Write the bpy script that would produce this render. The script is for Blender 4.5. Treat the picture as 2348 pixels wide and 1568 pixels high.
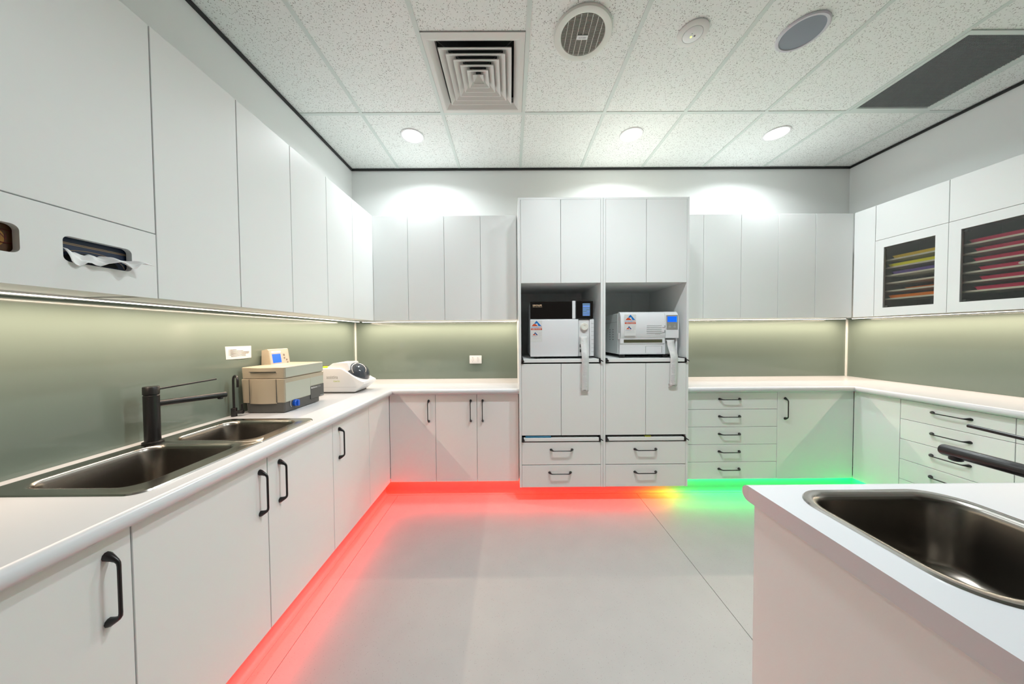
import bpy, bmesh, math, random
from mathutils import Matrix, Vector
random.seed(7)
for o in list(bpy.data.objects): bpy.data.objects.remove(o)
S = bpy.context.scene
COL = S.collection

# ------------------------------------------------------------------ camera
cam_d = bpy.data.cameras.new('camera'); cam = bpy.data.objects.new('camera', cam_d); COL.objects.link(cam)
cam_d.sensor_width = 36.0; cam_d.lens = 684.74 / 2348 * 36.0
cam_d.clip_start = 0.02
_r = Vector((0.99996895, -0.00381628, -0.00689499)); _u = Vector((0.00698623, 0.02443365, 0.99967704)); _f = Vector((0.00364658, 0.99969417, -0.02445956))
cam.matrix_world = Matrix(((_r.x, _u.x, -_f.x, 0), (_r.y, _u.y, -_f.y, 0), (_r.z, _u.z, -_f.z, 1.3373), (0, 0, 0, 1)))
S.camera = cam

# ------------------------------------------------------------------ world, exposure, light levels
w = bpy.data.worlds.new('world'); S.world = w; w.use_nodes = True
w.node_tree.nodes['Background'].inputs[0].default_value = (0.02, 0.021, 0.022, 1)
S.view_settings.view_transform = 'Standard'; S.view_settings.look = 'None'
S.cycles.max_bounces = 7; S.cycles.diffuse_bounces = 5; S.cycles.glossy_bounces = 3; S.cycles.transparent_max_bounces = 5
S.cycles.use_adaptive_sampling = True; S.cycles.adaptive_threshold = 0.04
S.cycles.caustics_reflective = False; S.cycles.caustics_refractive = False
S.view_settings.exposure = 0.0; S.view_settings.gamma = 1.0; S.view_settings.use_curve_mapping = False
P_DOWN = 11.5           # watts per downlight of the far row
P_NEAR = 15.5          # watts per downlight of the nearer row
P_LED = 5.4            # watts per metre of under-cabinet strip
P_RED = 4.6            # watts per metre of plinth strip
P_GREEN = 3.8
C_DOWN = (0.93, 1.0, 1.02)
C_LED = (1.0, 0.775, 0.60)

# ------------------------------------------------------------------ room numbers (metres)
XL, XR, D, C = -1.561, 3.380, 2.995, 2.978
YF = -5.50  # room set deeper behind the camera to cut bounce light nearby
UL, UR, UB = XL + .3545, XR - .3545, D - .3545          # fronts of the upper cabinets
BL, BR, BB = XL + .562, XR - .562, D - .562              # fronts of the base cabinets
TB = D - .656                                            # front of the tall cabinets
ZK, ZC, ZT, ZB = .131, .9, 2.382, 1.469                  # plinth, worktop, upper top, upper bottom
DT = .018

# ------------------------------------------------------------------ materials
MATS = {}
def mat(name, col, rough=.5, metal=0., spec=.5, emit=None, estr=0., bump=None, var=None, coat=0., trans=None, alpha=None):
    if name in MATS: return MATS[name]
    m = bpy.data.materials.new(name); m.use_nodes = True; nt = m.node_tree; b = nt.nodes['Principled BSDF']
    b.inputs['Base Color'].default_value = (*col, 1); b.inputs['Roughness'].default_value = rough
    b.inputs['Metallic'].default_value = metal; b.inputs['Specular IOR Level'].default_value = spec
    if coat: b.inputs['Coat Weight'].default_value = coat; b.inputs['Coat Roughness'].default_value = .03
    if emit: m.cycles.emission_sampling = 'NONE'; b.inputs['Emission Color'].default_value = (*emit, 1); b.inputs['Emission Strength'].default_value = estr
    if var or bump:
        tc = nt.nodes.new('ShaderNodeTexCoord')
        n = nt.nodes.new('ShaderNodeTexNoise'); nt.links.new(tc.outputs['Object'], n.inputs['Vector'])
        n.inputs['Scale'].default_value = (var or bump)[0]; n.inputs['Detail'].default_value = 4
        if var:
            mx = nt.nodes.new('ShaderNodeMix'); mx.data_type = 'RGBA'
            mx.inputs['A'].default_value = (*[c * (1 - var[1]) for c in col], 1); mx.inputs['B'].default_value = (*[min(1, c * (1 + var[1])) for c in col], 1)
            nt.links.new(n.outputs['Fac'], mx.inputs['Factor']); nt.links.new(mx.outputs['Result'], b.inputs['Base Color'])
        if bump:
            bp = nt.nodes.new('ShaderNodeBump'); bp.inputs['Strength'].default_value = bump[1]; bp.inputs['Distance'].default_value = .001
            nt.links.new(n.outputs['Fac'], bp.inputs['Height']); nt.links.new(bp.outputs['Normal'], b.inputs['Normal'])
    MATS[name] = m; return m

def speckle_mat(name, base, dark, scale, thr, frac, rough, mottle=.04, mscale=6., bump=0.):
    """painted board or vinyl with small dark flecks"""
    m = bpy.data.materials.new(name); m.use_nodes = True; nt = m.node_tree; b = nt.nodes['Principled BSDF']; N = nt.nodes.new; L = nt.links.new
    b.inputs['Roughness'].default_value = rough
    tc = N('ShaderNodeTexCoord')
    geo = N('ShaderNodeNewGeometry')
    wob = N('ShaderNodeTexNoise'); wob.inputs['Scale'].default_value = scale * 1.3; L(geo.outputs['Position'], wob.inputs['Vector'])
    add = N('ShaderNodeMixRGB'); add.blend_type = 'ADD'; add.inputs[0].default_value = .9 / scale; L(geo.outputs['Position'], add.inputs[1]); L(wob.outputs['Color'], add.inputs[2])
    v = N('ShaderNodeTexVoronoi'); v.inputs['Scale'].default_value = scale; L(add.outputs[0], v.inputs['Vector'])
    sep = N('ShaderNodeSeparateColor'); L(v.outputs['Color'], sep.inputs[0])
    t = N('ShaderNodeMath'); t.operation = 'MULTIPLY'; t.inputs[1].default_value = thr; L(sep.outputs[1], t.inputs[0])
    lt = N('ShaderNodeMath'); lt.operation = 'LESS_THAN'; L(v.outputs['Distance'], lt.inputs[0]); L(t.outputs[0], lt.inputs[1])
    ex = N('ShaderNodeMath'); ex.operation = 'LESS_THAN'; L(sep.outputs[0], ex.inputs[0]); ex.inputs[1].default_value = frac
    mu = N('ShaderNodeMath'); mu.operation = 'MULTIPLY'; L(lt.outputs[0], mu.inputs[0]); L(ex.outputs[0], mu.inputs[1])
    no = N('ShaderNodeTexNoise'); no.inputs['Scale'].default_value = mscale; no.inputs['Detail'].default_value = 8; L(geo.outputs['Position'], no.inputs['Vector'])
    m1 = N('ShaderNodeMix'); m1.data_type = 'RGBA'
    m1.inputs['A'].default_value = (*[c * (1 - mottle) for c in base], 1); m1.inputs['B'].default_value = (*[c * (1 + mottle) for c in base], 1); L(no.outputs['Fac'], m1.inputs['Factor'])
    m2 = N('ShaderNodeMix'); m2.data_type = 'RGBA'; L(mu.outputs[0], m2.inputs['Factor']); L(m1.outputs['Result'], m2.inputs['A']); m2.inputs['B'].default_value = (*dark, 1)
    L(m2.outputs['Result'], b.inputs['Base Color'])
    if bump:
        bp = N('ShaderNodeBump'); bp.inputs['Strength'].default_value = bump; bp.inputs['Distance'].default_value = .002; bp.invert = True
        L(mu.outputs[0], bp.inputs['Height']); L(bp.outputs['Normal'], b.inputs['Normal'])
    MATS[name] = m; return m

def steel_mat(name, col, rough):
    m = mat(name, col, rough, 1.0); nt = m.node_tree; b = nt.nodes['Principled BSDF']
    tc = nt.nodes.new('ShaderNodeTexCoord'); mp = nt.nodes.new('ShaderNodeMapping'); mp.inputs['Scale'].default_value = (6, 6, 400)
    n = nt.nodes.new('ShaderNodeTexNoise'); n.inputs['Scale'].default_value = 2.0
    mr = nt.nodes.new('ShaderNodeMapRange'); mr.inputs['To Min'].default_value = rough * .8; mr.inputs['To Max'].default_value = rough * 1.3
    nt.links.new(tc.outputs['Object'], mp.inputs[0]); nt.links.new(mp.outputs[0], n.inputs[0]); nt.links.new(n.outputs['Fac'], mr.inputs['Value']); nt.links.new(mr.outputs[0], b.inputs['Roughness'])
    return m

def pane_mat(name, tint, refl):
    m = bpy.data.materials.new(name); m.use_nodes = True; nt = m.node_tree; nt.nodes.clear(); N = nt.nodes.new
    out = N('ShaderNodeOutputMaterial'); tr = N('ShaderNodeBsdfTransparent'); tr.inputs[0].default_value = (*tint, 1)
    gl = N('ShaderNodeBsdfGlossy'); gl.inputs['Roughness'].default_value = .02; fr = N('ShaderNodeFresnel'); fr.inputs[0].default_value = refl
    mx = N('ShaderNodeMixShader'); nt.links.new(fr.outputs[0], mx.inputs[0]); nt.links.new(tr.outputs[0], mx.inputs[1]); nt.links.new(gl.outputs[0], mx.inputs[2]); nt.links.new(mx.outputs[0], out.inputs[0])
    MATS[name] = m; return m

LAM = mat('white_laminate', (.83, .845, .835), .38, spec=.4, var=(3, .012))
BOUNCE = mat('bounce_top_pale', (.70, .69, .66), .8, var=(90, .15))  # tone for added unseen cabinet tops, chosen for the light they bounce
CARC = mat('carcass_melamine', (.70, .71, .69), .5)
WALL = mat('wall_paint', (.86, .875, .865), .6, bump=(220, .05))
TOPM = mat('worktop_laminate', (.62, .63, .65), .28, spec=.5)
TILE = speckle_mat('mineral_ceiling_tile', (.85, .875, .855), (.37, .37, .35), 165, .50, .58, .85, .03, 30, bump=.3)
GRID = mat('ceiling_grid_paint', (.66, .72, .69), .5)
VINYL = speckle_mat('vinyl_floor', (.375, .362, .348), (.27, .255, .235), 240, .36, .20, .42, .07, 7)
VINYL2 = mat('vinyl_weld', (.40, .38, .34), .5)
PLINTH = mat('plinth_vinyl', (.33, .32, .31), .45)
BLACK = mat('black_trim', (.012, .012, .012), .5)
BLKM = mat('matt_black_metal', (.013, .012, .012), .33, spec=.5)
DARK = mat('dark_void', (.01, .01, .01), .8)
GLASS = mat('sage_painted_glass', (.172, .216, .182), .10, spec=.45)
STEEL = mat('bowl_shade_steel', (.27, .245, .215), .27, 1.0, var=(14, .10))  # darker copy of the rim steel, painting dark reflections into the bowls
RIMST = mat('rim_steel', (.52, .50, .47), .2, 1.0, var=(14, .06))
ALU = mat('aluminium_channel', (.75, .74, .72), .4, .2)
SIL = mat('white_silicone', (.85, .84, .80), .4)
WPL = mat('white_plastic', (.78, .785, .79), .35)
GWH = mat('gloss_white_casing', (.80, .81, .83), .22)
BEIGE = mat('beige_plastic', (.44, .38, .285), .42)
BEIGE2 = mat('pale_green_beige_plastic', (.44, .455, .385), .42)
DGREY = mat('dark_grey_plastic', (.085, .085, .08), .5)
MGREY = mat('mid_grey_plastic', (.30, .31, .28), .45)
BLKG = mat('black_gloss_panel', (.012, .010, .009), .12)
BLUEK = mat('blue_plastic', (.01, .11, .62), .35)
PAPER = mat('paper', (.72, .72, .71), .7, var=(40, .03))
INK = mat('ink', (.30, .30, .30), .7)
INKL = mat('pale_ink', (.52, .53, .53), .7)
SCR = mat('blue_lcd', (.01, .08, .9), .25, emit=(.0, .13, 1.0), estr=.85)
SCR2 = mat('cyan_lcd_edge', (.01, .3, .8), .25, emit=(.02, .35, .9), estr=.6)
SCR3 = mat('touch_screen', (.10, .16, .24), .2, emit=(.12, .22, .36), estr=.45)
GOLD = mat('gold_print', (.85, .62, .42), .4)
REDP = mat('sticker_red', (.62, .075, .02), .5)
BLUP = mat('sticker_blue', (.0, .17, .55), .5)
NAVP = mat('sticker_navy', (.01, .045, .22), .5)
DOMEG = mat('smoked_dome', (.05, .06, .075), .08, coat=.6)
GREENP = mat('lime_plastic', (.45, .75, .03), .4)
BRONZE = mat('mirror_bronze_strip', (.30, .30, .18), .18, .8)

# ------------------------------------------------------------------ mesh helpers
class MB:
    def __init__(s): s.v = []; s.f = []
    def add(s, vs, fs):
        k = len(s.v); s.v += [tuple(p) for p in vs]; s.f += [tuple(i + k for i in f) for f in fs]; return s
    def box(s, x0, x1, y0, y1, z0, z1, bev=0., seg=1):
        if x0 > x1: x0, x1 = x1, x0
        if y0 > y1: y0, y1 = y1, y0
        if z0 > z1: z0, z1 = z1, z0
        vs = [(x, y, z) for x in (x0, x1) for y in (y0, y1) for z in (z0, z1)]
        fs = [(0, 1, 3, 2), (4, 6, 7, 5), (0, 4, 5, 1), (2, 3, 7, 6), (0, 2, 6, 4), (1, 5, 7, 3)]
        if not bev: return s.add(vs, fs)
        bm = bmesh.new(); bv = [bm.verts.new(p) for p in vs]
        for f in fs: bm.faces.new([bv[i] for i in f])
        bmesh.ops.bevel(bm, geom=bm.edges[:], offset=bev, segments=seg, affect='EDGES', profile=.5)
        bm.verts.index_update(); s.add([v.co[:] for v in bm.verts], [[v.index for v in f.verts] for f in bm.faces]); bm.free(); return s
    def rings(s, loops, close0=True, close1=True):
        n = len(loops[0]); k = len(s.v)
        for l in loops: s.v += [tuple(p) for p in l]
        for i in range(len(loops) - 1):
            for j in range(n):
                a, b = k + i * n + j, k + i * n + (j + 1) % n
                s.f.append((a, b, b + n, a + n))
        if close0: s.f.append(tuple(k + j for j in reversed(range(n))))
        if close1: s.f.append(tuple(k + (len(loops) - 1) * n + j for j in range(n)))
        return s
    def tube(s, pts, rad, n=12, caps=True):
        pts = [Vector(p) for p in pts]; rad = rad if isinstance(rad, (list, tuple)) else [rad] * len(pts)
        loops = []; up = None
        for i, p in enumerate(pts):
            d = (pts[min(i + 1, len(pts) - 1)] - pts[max(i - 1, 0)]).normalized()
            if up is None:
                up = Vector((0, 0, 1)) if abs(d.z) < .9 else Vector((1, 0, 0))
            a = (up - d * up.dot(d)).normalized(); b = d.cross(a); up = a
            loops.append([p + rad[i] * (math.cos(t) * a + math.sin(t) * b) for t in [2 * math.pi * j / n for j in range(n)]])
        return s.rings(loops, caps, caps)
    def lathe(s, cx, cy, prof, n=40, c0=True, c1=True):
        return s.rings([[(cx + r * math.cos(2 * math.pi * j / n), cy + r * math.sin(2 * math.pi * j / n), z) for j in range(n)] for r, z in prof], c0, c1)
    def prism(s, poly, fn, t0, t1):
        """poly of 2D points, fn(a, b, t) -> 3D"""
        n = len(poly)
        return s.rings([[fn(a, b, t0) for a, b in poly], [fn(a, b, t1) for a, b in poly]])
    def mesh(s, name, off=(0, 0, 0), smooth=None):
        me = bpy.data.meshes.new(name)
        me.from_pydata([(x - off[0], y - off[1], z - off[2]) for x, y, z in s.v], [], s.f)
        bm = bmesh.new(); bm.from_mesh(me); bmesh.ops.recalc_face_normals(bm, faces=bm.faces[:]); bm.to_mesh(me); bm.free()
        if smooth:
            me.shade_smooth()
            me.set_sharp_from_angle(angle=math.radians(smooth))
        me.update(); return me

def rr(a0, a1, b0, b1, r, n=6):
    """closed loop of a rectangle with rounded corners; r may give four radii"""
    r = r if isinstance(r, (list, tuple)) else [r] * 4
    pts = []
    for (ca, cb, q), rad in zip(((a0, b0, 2), (a1, b0, 3), (a1, b1, 0), (a0, b1, 1)), r):
        ca += rad if ca == a0 else -rad; cb += rad if cb == b0 else -rad
        for i in range(n + 1):
            t = math.pi / 2 * (q + i / n); pts.append((ca + rad * math.cos(t), cb + rad * math.sin(t)))
    return pts

def link(o): COL.objects.link(o); return o
def root(name, loc, label, cat, group=None, kind=None):
    o = link(bpy.data.objects.new(name, None)); o.location = loc; o.empty_display_size = .05
    o['label'] = label; o['category'] = cat
    if group: o['group'] = group
    if kind: o['kind'] = kind
    return o
def wloc(o):
    p = Vector(o.location)
    while o.parent: o = o.parent; p += Vector(o.location)
    return p
def part(name, mb, m, parent, smooth=None, label=None, kind=None):
    o = link(bpy.data.objects.new(name, mb.mesh(name, wloc(parent), smooth))); o.data.materials.append(m); o.parent = parent
    if label: o['label'] = label
    if kind: o['kind'] = kind
    return o
def solo(name, mb, m, label, cat, group=None, kind=None, smooth=None, loc=None):
    if loc is None:
        xs = [v[0] for v in mb.v]; ys = [v[1] for v in mb.v]; zs = [v[2] for v in mb.v]
        loc = ((min(xs) + max(xs)) / 2, (min(ys) + max(ys)) / 2, min(zs))
    o = link(bpy.data.objects.new(name, mb.mesh(name, loc, smooth))); o.data.materials.append(m); o.location = loc
    o['label'] = label; o['category'] = cat
    if group: o['group'] = group
    if kind: o['kind'] = kind
    return o
def inst(name, me, parent, wpos, rot):
    """shared mesh placed in world space under a part or thing"""
    o = link(bpy.data.objects.new(name, me)); o.parent = parent; o.location = Vector(wpos) - wloc(parent); o.rotation_euler = rot; return o
def axes(xd, yd, pos):
    x, y = Vector(xd).normalized(), Vector(yd).normalized(); z = x.cross(y)
    return Matrix(((x.x, y.x, z.x, pos[0]), (x.y, y.y, z.y, pos[1]), (x.z, y.z, z.z, pos[2]), (0, 0, 0, 1)))
def text(s, width, m, parent, xd, yd, pos, height=None, name='lettering', bold=0.):
    """flat lettering; pos is the lower left corner"""
    cu = bpy.data.curves.new('txt', 'FONT'); cu.body = s; cu.size = 1.0; cu.resolution_u = 2; cu.offset = bold
    t = link(bpy.data.objects.new('txt', cu)); bpy.context.view_layer.update()
    me = bpy.data.meshes.new_from_object(t); bpy.data.objects.remove(t); bpy.data.curves.remove(cu)
    xs = [v.co.x for v in me.vertices]; ys = [v.co.y for v in me.vertices]
    sx = width / (max(xs) - min(xs)); sy = sx if not height else height / (max(ys) - min(ys)); x0, y0 = min(xs), min(ys)
    M = axes(xd, yd, Vector(pos) - wloc(parent))
    for v in me.vertices: v.co = M @ Vector(((v.co.x - x0) * sx, (v.co.y - y0) * sy, 0))
    me.name = name; me.materials.append(m)
    o = link(bpy.data.objects.new(name, me)); o.parent = parent; return o
def quadpts(loop, fn): return [fn(a, b) for a, b in loop]

# face: L = left wall (front looks +X), R = right wall (front looks -X), B = back wall (front looks -Y)
def slab(mb, face, a0, a1, z0, z1, p, t=DT, bev=.0012):
    if face == 'B': return mb.box(a0, a1, p, p + t, z0, z1, bev)
    if face == 'L': return mb.box(p - t, p, a0, a1, z0, z1, bev)
    return mb.box(p, p + t, a0, a1, z0, z1, bev)
def fpt(face, a, z, p, d=0.):
    """point d behind the front plane p"""
    return (a, p + d, z) if face == 'B' else ((p - d, a, z) if face == 'L' else (p + d, a, z))
def holed(mb, face, outer, hole, p, t=DT, r=.004, ro=.001):
    """slab with a rounded opening"""
    o = rr(*outer, ro); h = rr(*hole, r)
    mb.rings([quadpts(l, lambda a, b, d=d: fpt(face, a, b, p, d)) for l, d in ((h, t), (o, t), (o, 0), (h, 0), (h, t))], False, False)
    return mb

# bow handle, shared mesh: bar along local Z, standing out along local -Y
def handle_mesh():
    h, pr = .083, .030; mb = MB(); pts = []; rad = []
    for s in (-1, 1):
        seq = [(h, .0, .0115), (h - .001, .004, .0110), (h - .006, .016, .0075), (h - .011, .025, .0052), (h - .0165, pr - .001, .0046), (h - .024, pr, .0043), (h - .035, pr, .0042)]
        if s > 0: seq = seq[::-1]
        for z, y, r in seq: pts.append((0, -y, s * z)); rad.append(r)
    # foot is an oval, wider along the bar
    loops = []
    n = 10
    for i, (p, r) in enumerate(zip(pts, rad)):
        p = Vector(p); d = (Vector(pts[min(i + 1, len(pts) - 1)]) - Vector(pts[max(i - 1, 0)])).normalized()
        if i in (0, len(pts) - 1): d = Vector((0, -1 if i == 0 else 1, 0))
        a = Vector((1, 0, 0)); b = d.cross(a).normalized()
        loops.append([p + r * (math.cos(t) * a * .85 + math.sin(t) * b) for t in [2 * math.pi * j / n for j in range(n)]])
    mb.rings(loops)
    me = mb.mesh('handle', smooth=40); me.materials.append(BLKM); return me
HME = handle_mesh()
def handle(parent, face, a, z, p, horizontal=False):
    rz = {'B': 0, 'L': math.pi / 2, 'R': -math.pi / 2}[face]
    R = Matrix.Rotation(rz, 3, 'Z') @ (Matrix.Rotation(math.pi / 2, 3, 'Y') if horizontal else Matrix.Identity(3))
    return inst('handle', HME, parent, fpt(face, a, z, p), R.to_euler())

G = .0015   # half of the gap between two fronts
def base_cab(face, a0, a1, p, label, fronts, depth=.545, z0=ZK, z1=.855, ztop=.852, group=None, name='base_cabinet', filler=False):
    """fronts: list of ('door', a0, a1, handle_a) or ('drawer', z0, z1)"""
    ac = (a0 + a1) / 2; loc = fpt(face, ac, z0, p, depth / 2)
    r = root(name, loc, label, 'cabinet', group)
    b = MB()
    q0, q1 = DT + .001, depth
    if face == 'B': b.box(a0 + .001, a1 - .001, p + q0, p + q1, z0 + .004, z1 - .006)
    elif face == 'L': b.box(p - q0, p - q1, a0 + .001, a1 - .001, z0 + .004, z1 - .006)
    else: b.box(p + q0, p + q1, a0 + .001, a1 - .001, z0 + .004, z1 - .006)
    part('body', b, CARC, r)
    for f in fronts:
        if f[0] == 'door':
            d = part('door', slab(MB(), face, f[1] + G, f[2] - G, z0, ztop, p), LAM, r)
            if f[3] is not None: handle(d, face, f[3], .716, p)
        elif f[0] == 'panel':
            part('filler_panel', slab(MB(), face, f[1] + G, f[2] - G, z0, ztop, p), LAM, r)
        else:
            d = part('drawer', slab(MB(), face, a0 + G, a1 - G, f[1] + G, f[2] - G, p), LAM, r)
            handle(d, face, f[4] if len(f) > 4 else ac, f[3], p, True)
    return r
def upper_cab(face, a0, a1, p, label, doors, depth=.335, z0=ZB, z1=ZT, name='wall_cabinet', group=None):
    r = root(name, fpt(face, (a0 + a1) / 2, z0, p, depth / 2), label, 'cabinet', group)
    b = MB(); q0, q1 = DT + .001, depth
    if face == 'B': b.box(a0 + .0005, a1 - .0005, p + q0, p + q1, z0 + .005, z1)
    elif face == 'L': b.box(p - q0, p - q1, a0 + .0005, a1 - .0005, z0 + .005, z1)
    else: b.box(p + q0, p + q1, a0 + .0005, a1 - .0005, z0 + .005, z1)
    part('body', b, LAM, r)
    t = MB()
    if face == 'B': t.box(a0 + .001, a1 - .001, p + q0, p + q1, z1, z1 + .003)
    elif face == 'L': t.box(p - q0, p - q1, a0 + .001, a1 - .001, z1, z1 + .003)
    else: t.box(p + q0, p + q1, a0 + .001, a1 - .001, z1, z1 + .003)
    part('bounce_top', t, BOUNCE, r)  # added unseen sheet, toned to set how much light the top bounces
    for d0, d1 in doors:
        part('door', slab(MB(), face, d0 + G, d1 - G, z0, z1, p), LAM, r)
    return r

# ================================================================== THE ROOM
def struct(name, mb, m, label, cat, smooth=None): return solo(name, mb, m, label, cat, kind='structure', smooth=smooth)
fl = struct('floor', MB().box(XL, XR, YF, D, -.06, -.004), VINYL2, 'grey beige speckled vinyl floor with thin welded seams', 'floor')
for x0, x1 in ((XL, -.953), (-.950, 1.043), (1.046, XR)):
    part('vinyl_sheet', MB().box(x0, x1, YF, D, -.004, 0), VINYL, fl)
struct('wall_left', MB().box(XL - .1, XL, YF, D, 0, C + .12), WALL, 'white painted wall above the sink run on the left', 'wall')
struct('wall_back', MB().box(XL - .1, XR + .1, D, D + .1, 0, C + .12), WALL, 'white painted far wall behind the tall twin cabinets', 'wall')
struct('wall_right', MB().box(XR, XR + .1, YF, D, 0, C + .12), WALL, 'white painted wall above the glass fronted cabinets', 'wall')
struct('wall_front', MB().box(XL - .1, XR + .1, YF - .1, YF, 0, C + .12), mat('bounce_cut_grey', (.30, .30, .29), .6), 'unseen wall behind the viewer, greyed to dim the near bounce light', 'wall')  # out of view; grey chosen to weaken bounce on the near surfaces
struct('trim_1', MB().box(XL, XL + .014, YF, D, C - .017, C), BLACK, 'black shadow line trim along the left wall and ceiling', 'trim')
struct('trim_2', MB().box(XL + .014, XR - .014, D - .014, D, C - .017, C), BLACK, 'black shadow line trim along the far wall and ceiling', 'trim')
struct('trim_3', MB().box(XR - .014, XR, YF, D, C - .017, C), BLACK, 'black shadow line trim along the right wall and ceiling', 'trim')

# ceiling: tiles laid in a grid, each tile a part
GX, GY = -1.0958, 2.2573
xs = [XL] + [GX + .6 * i for i in range(8)] + [XR]
ys = [D, GY, GY - 1.2, GY - 2.4, GY - 3.6]
ce = struct('ceiling', MB().box(XL, XR, YF, D, C + .10, C + .12), DARK, 'suspended ceiling of white speckled tiles in a pale grid', 'ceiling')
def tile(x0, x1, y0, y1, hole=None):
    z0, z1 = C, C + .014
    mb = MB()
    if hole is None: mb.box(x0 + .001, x1 - .001, y0 + .001, y1 - .001, z0 + .003, z1)
    else:
        cx, cy, r = hole; n = 48
        circ = [(cx + r * math.cos(2 * math.pi * j / n), cy + r * math.sin(2 * math.pi * j / n)) for j in range(n)]
        def edge(px, py):
            dx, dy = px - cx, py - cy; t = min(((x1 - .001 - cx) / dx) if dx > 1e-9 else 9e9, ((x0 + .001 - cx) / dx) if dx < -1e-9 else 9e9, ((y1 - .001 - cy) / dy) if dy > 1e-9 else 9e9, ((y0 + .001 - cy) / dy) if dy < -1e-9 else 9e9)
            return (cx + dx * t, cy + dy * t)
        sq = [list(edge(*p)) for p in circ]
        for qx, qy in ((x0 + .001, y0 + .001), (x1 - .001, y0 + .001), (x1 - .001, y1 - .001), (x0 + .001, y1 - .001)):
            k = min(range(n), key=lambda i: (sq[i][0] - qx) ** 2 + (sq[i][1] - qy) ** 2); sq[k] = [qx, qy]
        mb.rings([[(a, b, z1) for a, b in circ], [(a, b, z0 + .003) for a, b in circ], [(a, b, z0 + .003) for a, b in sq]], False, False)
    part('ceiling_tile', mb, TILE, ce)
DOWN = [(-.800, 2.507), (1.005, 2.504), (2.200, 2.495)]
REAR = [(.404, 1.27), (1.004, 1.27)]
HOLES = [(x, y, .085) for x, y in DOWN] + [(.404, 1.672, .14), (1.005, 1.669, .06), (1.604, 1.668, .10)]
for i in range(len(xs) - 1):
    for j in range(len(ys) - 1):
        x0, x1, y1, y0 = xs[i], xs[i + 1], ys[j], ys[j + 1]
        if j == 1 and i in (2, 7): y1 = GY - .6          # the supply and return air vents take the far half
        hs = [h for h in HOLES if x0 < h[0] < x1 and y0 < h[1] < y1]
        tile(x0, x1, y0, y1, hs[-1] if hs else None)
for x in xs[1:-1]: part('grid_bar', MB().box(x - .012, x + .012, GY - 3.6, D, C - .001, C + .006), GRID, ce)
part('ceiling_sheet', MB().box(XL, XR, YF, GY - 3.6, C, C + .014), mat('plaster_sheet', (.70, .71, .69), .7), ce)
for y in ys[1:]: part('grid_bar', MB().box(XL, XR, y - .012, y + .012, C - .0005, C + .005), GRID, ce)

# plinths with a coved foot
def plinth(name, face, a0, a1, p, label):
    prof = [(.012, 0), (.012, .128), (0, .128), (0, .035)] + [(-.03 * (1 - math.cos(t)), .035 - .033 * math.sin(t)) for t in [math.pi / 2 * k / 5 for k in range(1, 6)]] + [(-.03, 0)]
    fn = lambda a, b, t: fpt(face, t, b, p, a)
    return struct(name, MB().prism(prof, fn, a0, a1), PLINTH, label, 'plinth', smooth=30)
KB, KL, KR = 2.500, -1.066, 2.885
plinth('baseboard_left', 'L', -.55, KB, KL, 'recessed plinth under the left cabinets, glowing red')
plinth('baseboard_back', 'B', KL, KR, KB, 'recessed plinth under the far cabinets, red turning green')
plinth('baseboard_right', 'R', .66, KB, KR, 'recessed plinth under the right cabinets, glowing green')
for nm, x, y in (('trim_4', XL + .012, D - .012), ('trim_5', XR - .012, D - .012)):
    sx = 1 if nm == 'trim_4' else -1
    struct(nm, MB().box(x - .006, x + .006, y - .006, y + .006, ZC + .001, ZB), SIL, 'white sealant line in the %s corner of the splashback' % ('left' if sx > 0 else 'right'), 'trim')

# ================================================================== LIGHTS THE ROOM HAS
def area(name, parent, wpos, rot, sx, sy, power, col, shape='RECTANGLE', spread=math.pi):
    l = bpy.data.lights.new(name, 'AREA'); l.shape = shape; l.size = sx; l.energy = power; l.color = col; l.spread = spread
    if shape in ('RECTANGLE', 'ELLIPSE'): l.size_y = sy
    o = link(bpy.data.objects.new(name, l)); o.parent = parent; o.location = Vector(wpos) - wloc(parent); o.rotation_euler = rot; return o
LENS = mat('lit_diffuser', (.9, .9, .9), .4, emit=(1, 1, 1), estr=6.0)
LEDW = mat('lit_led_diffuser', (.9, .88, .8), .4, emit=(1, .93, .80), estr=5.0)
def downlight(x, y, label, power):
    r = root('downlight', (x, y, C), label, 'downlight', 'round ceiling downlights')
    part('trim_ring', MB().lathe(x, y, [(.080, C + .03), (.080, C - .001), (.084, C - .004), (.093, C - .003), (.095, C + .001), (.095, C + .003)], 48, False, False), WPL, r, 40)
    part('lens', MB().lathe(x, y, [(.080, C - .001), (.05, C - .003), (.001, C - .0035)], 40, False, True), LENS, r, 60)
    area('lamp', r, (x, y, C - .008), (0, 0, 0), .15, .15, power, C_DOWN, 'DISK', math.radians(150))
for (x, y), lb in zip(DOWN, ('lit round downlight nearest the left wall, right above the sink run end', 'lit round downlight above the tall twin cabinets', 'lit round downlight nearest the right wall')): downlight(x, y, lb, P_DOWN)
for (x, y), lb in zip(REAR, ('round downlight just beside the exhaust fan', 'round downlight just beside the emergency light')): downlight(x, y, lb, P_NEAR)

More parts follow.
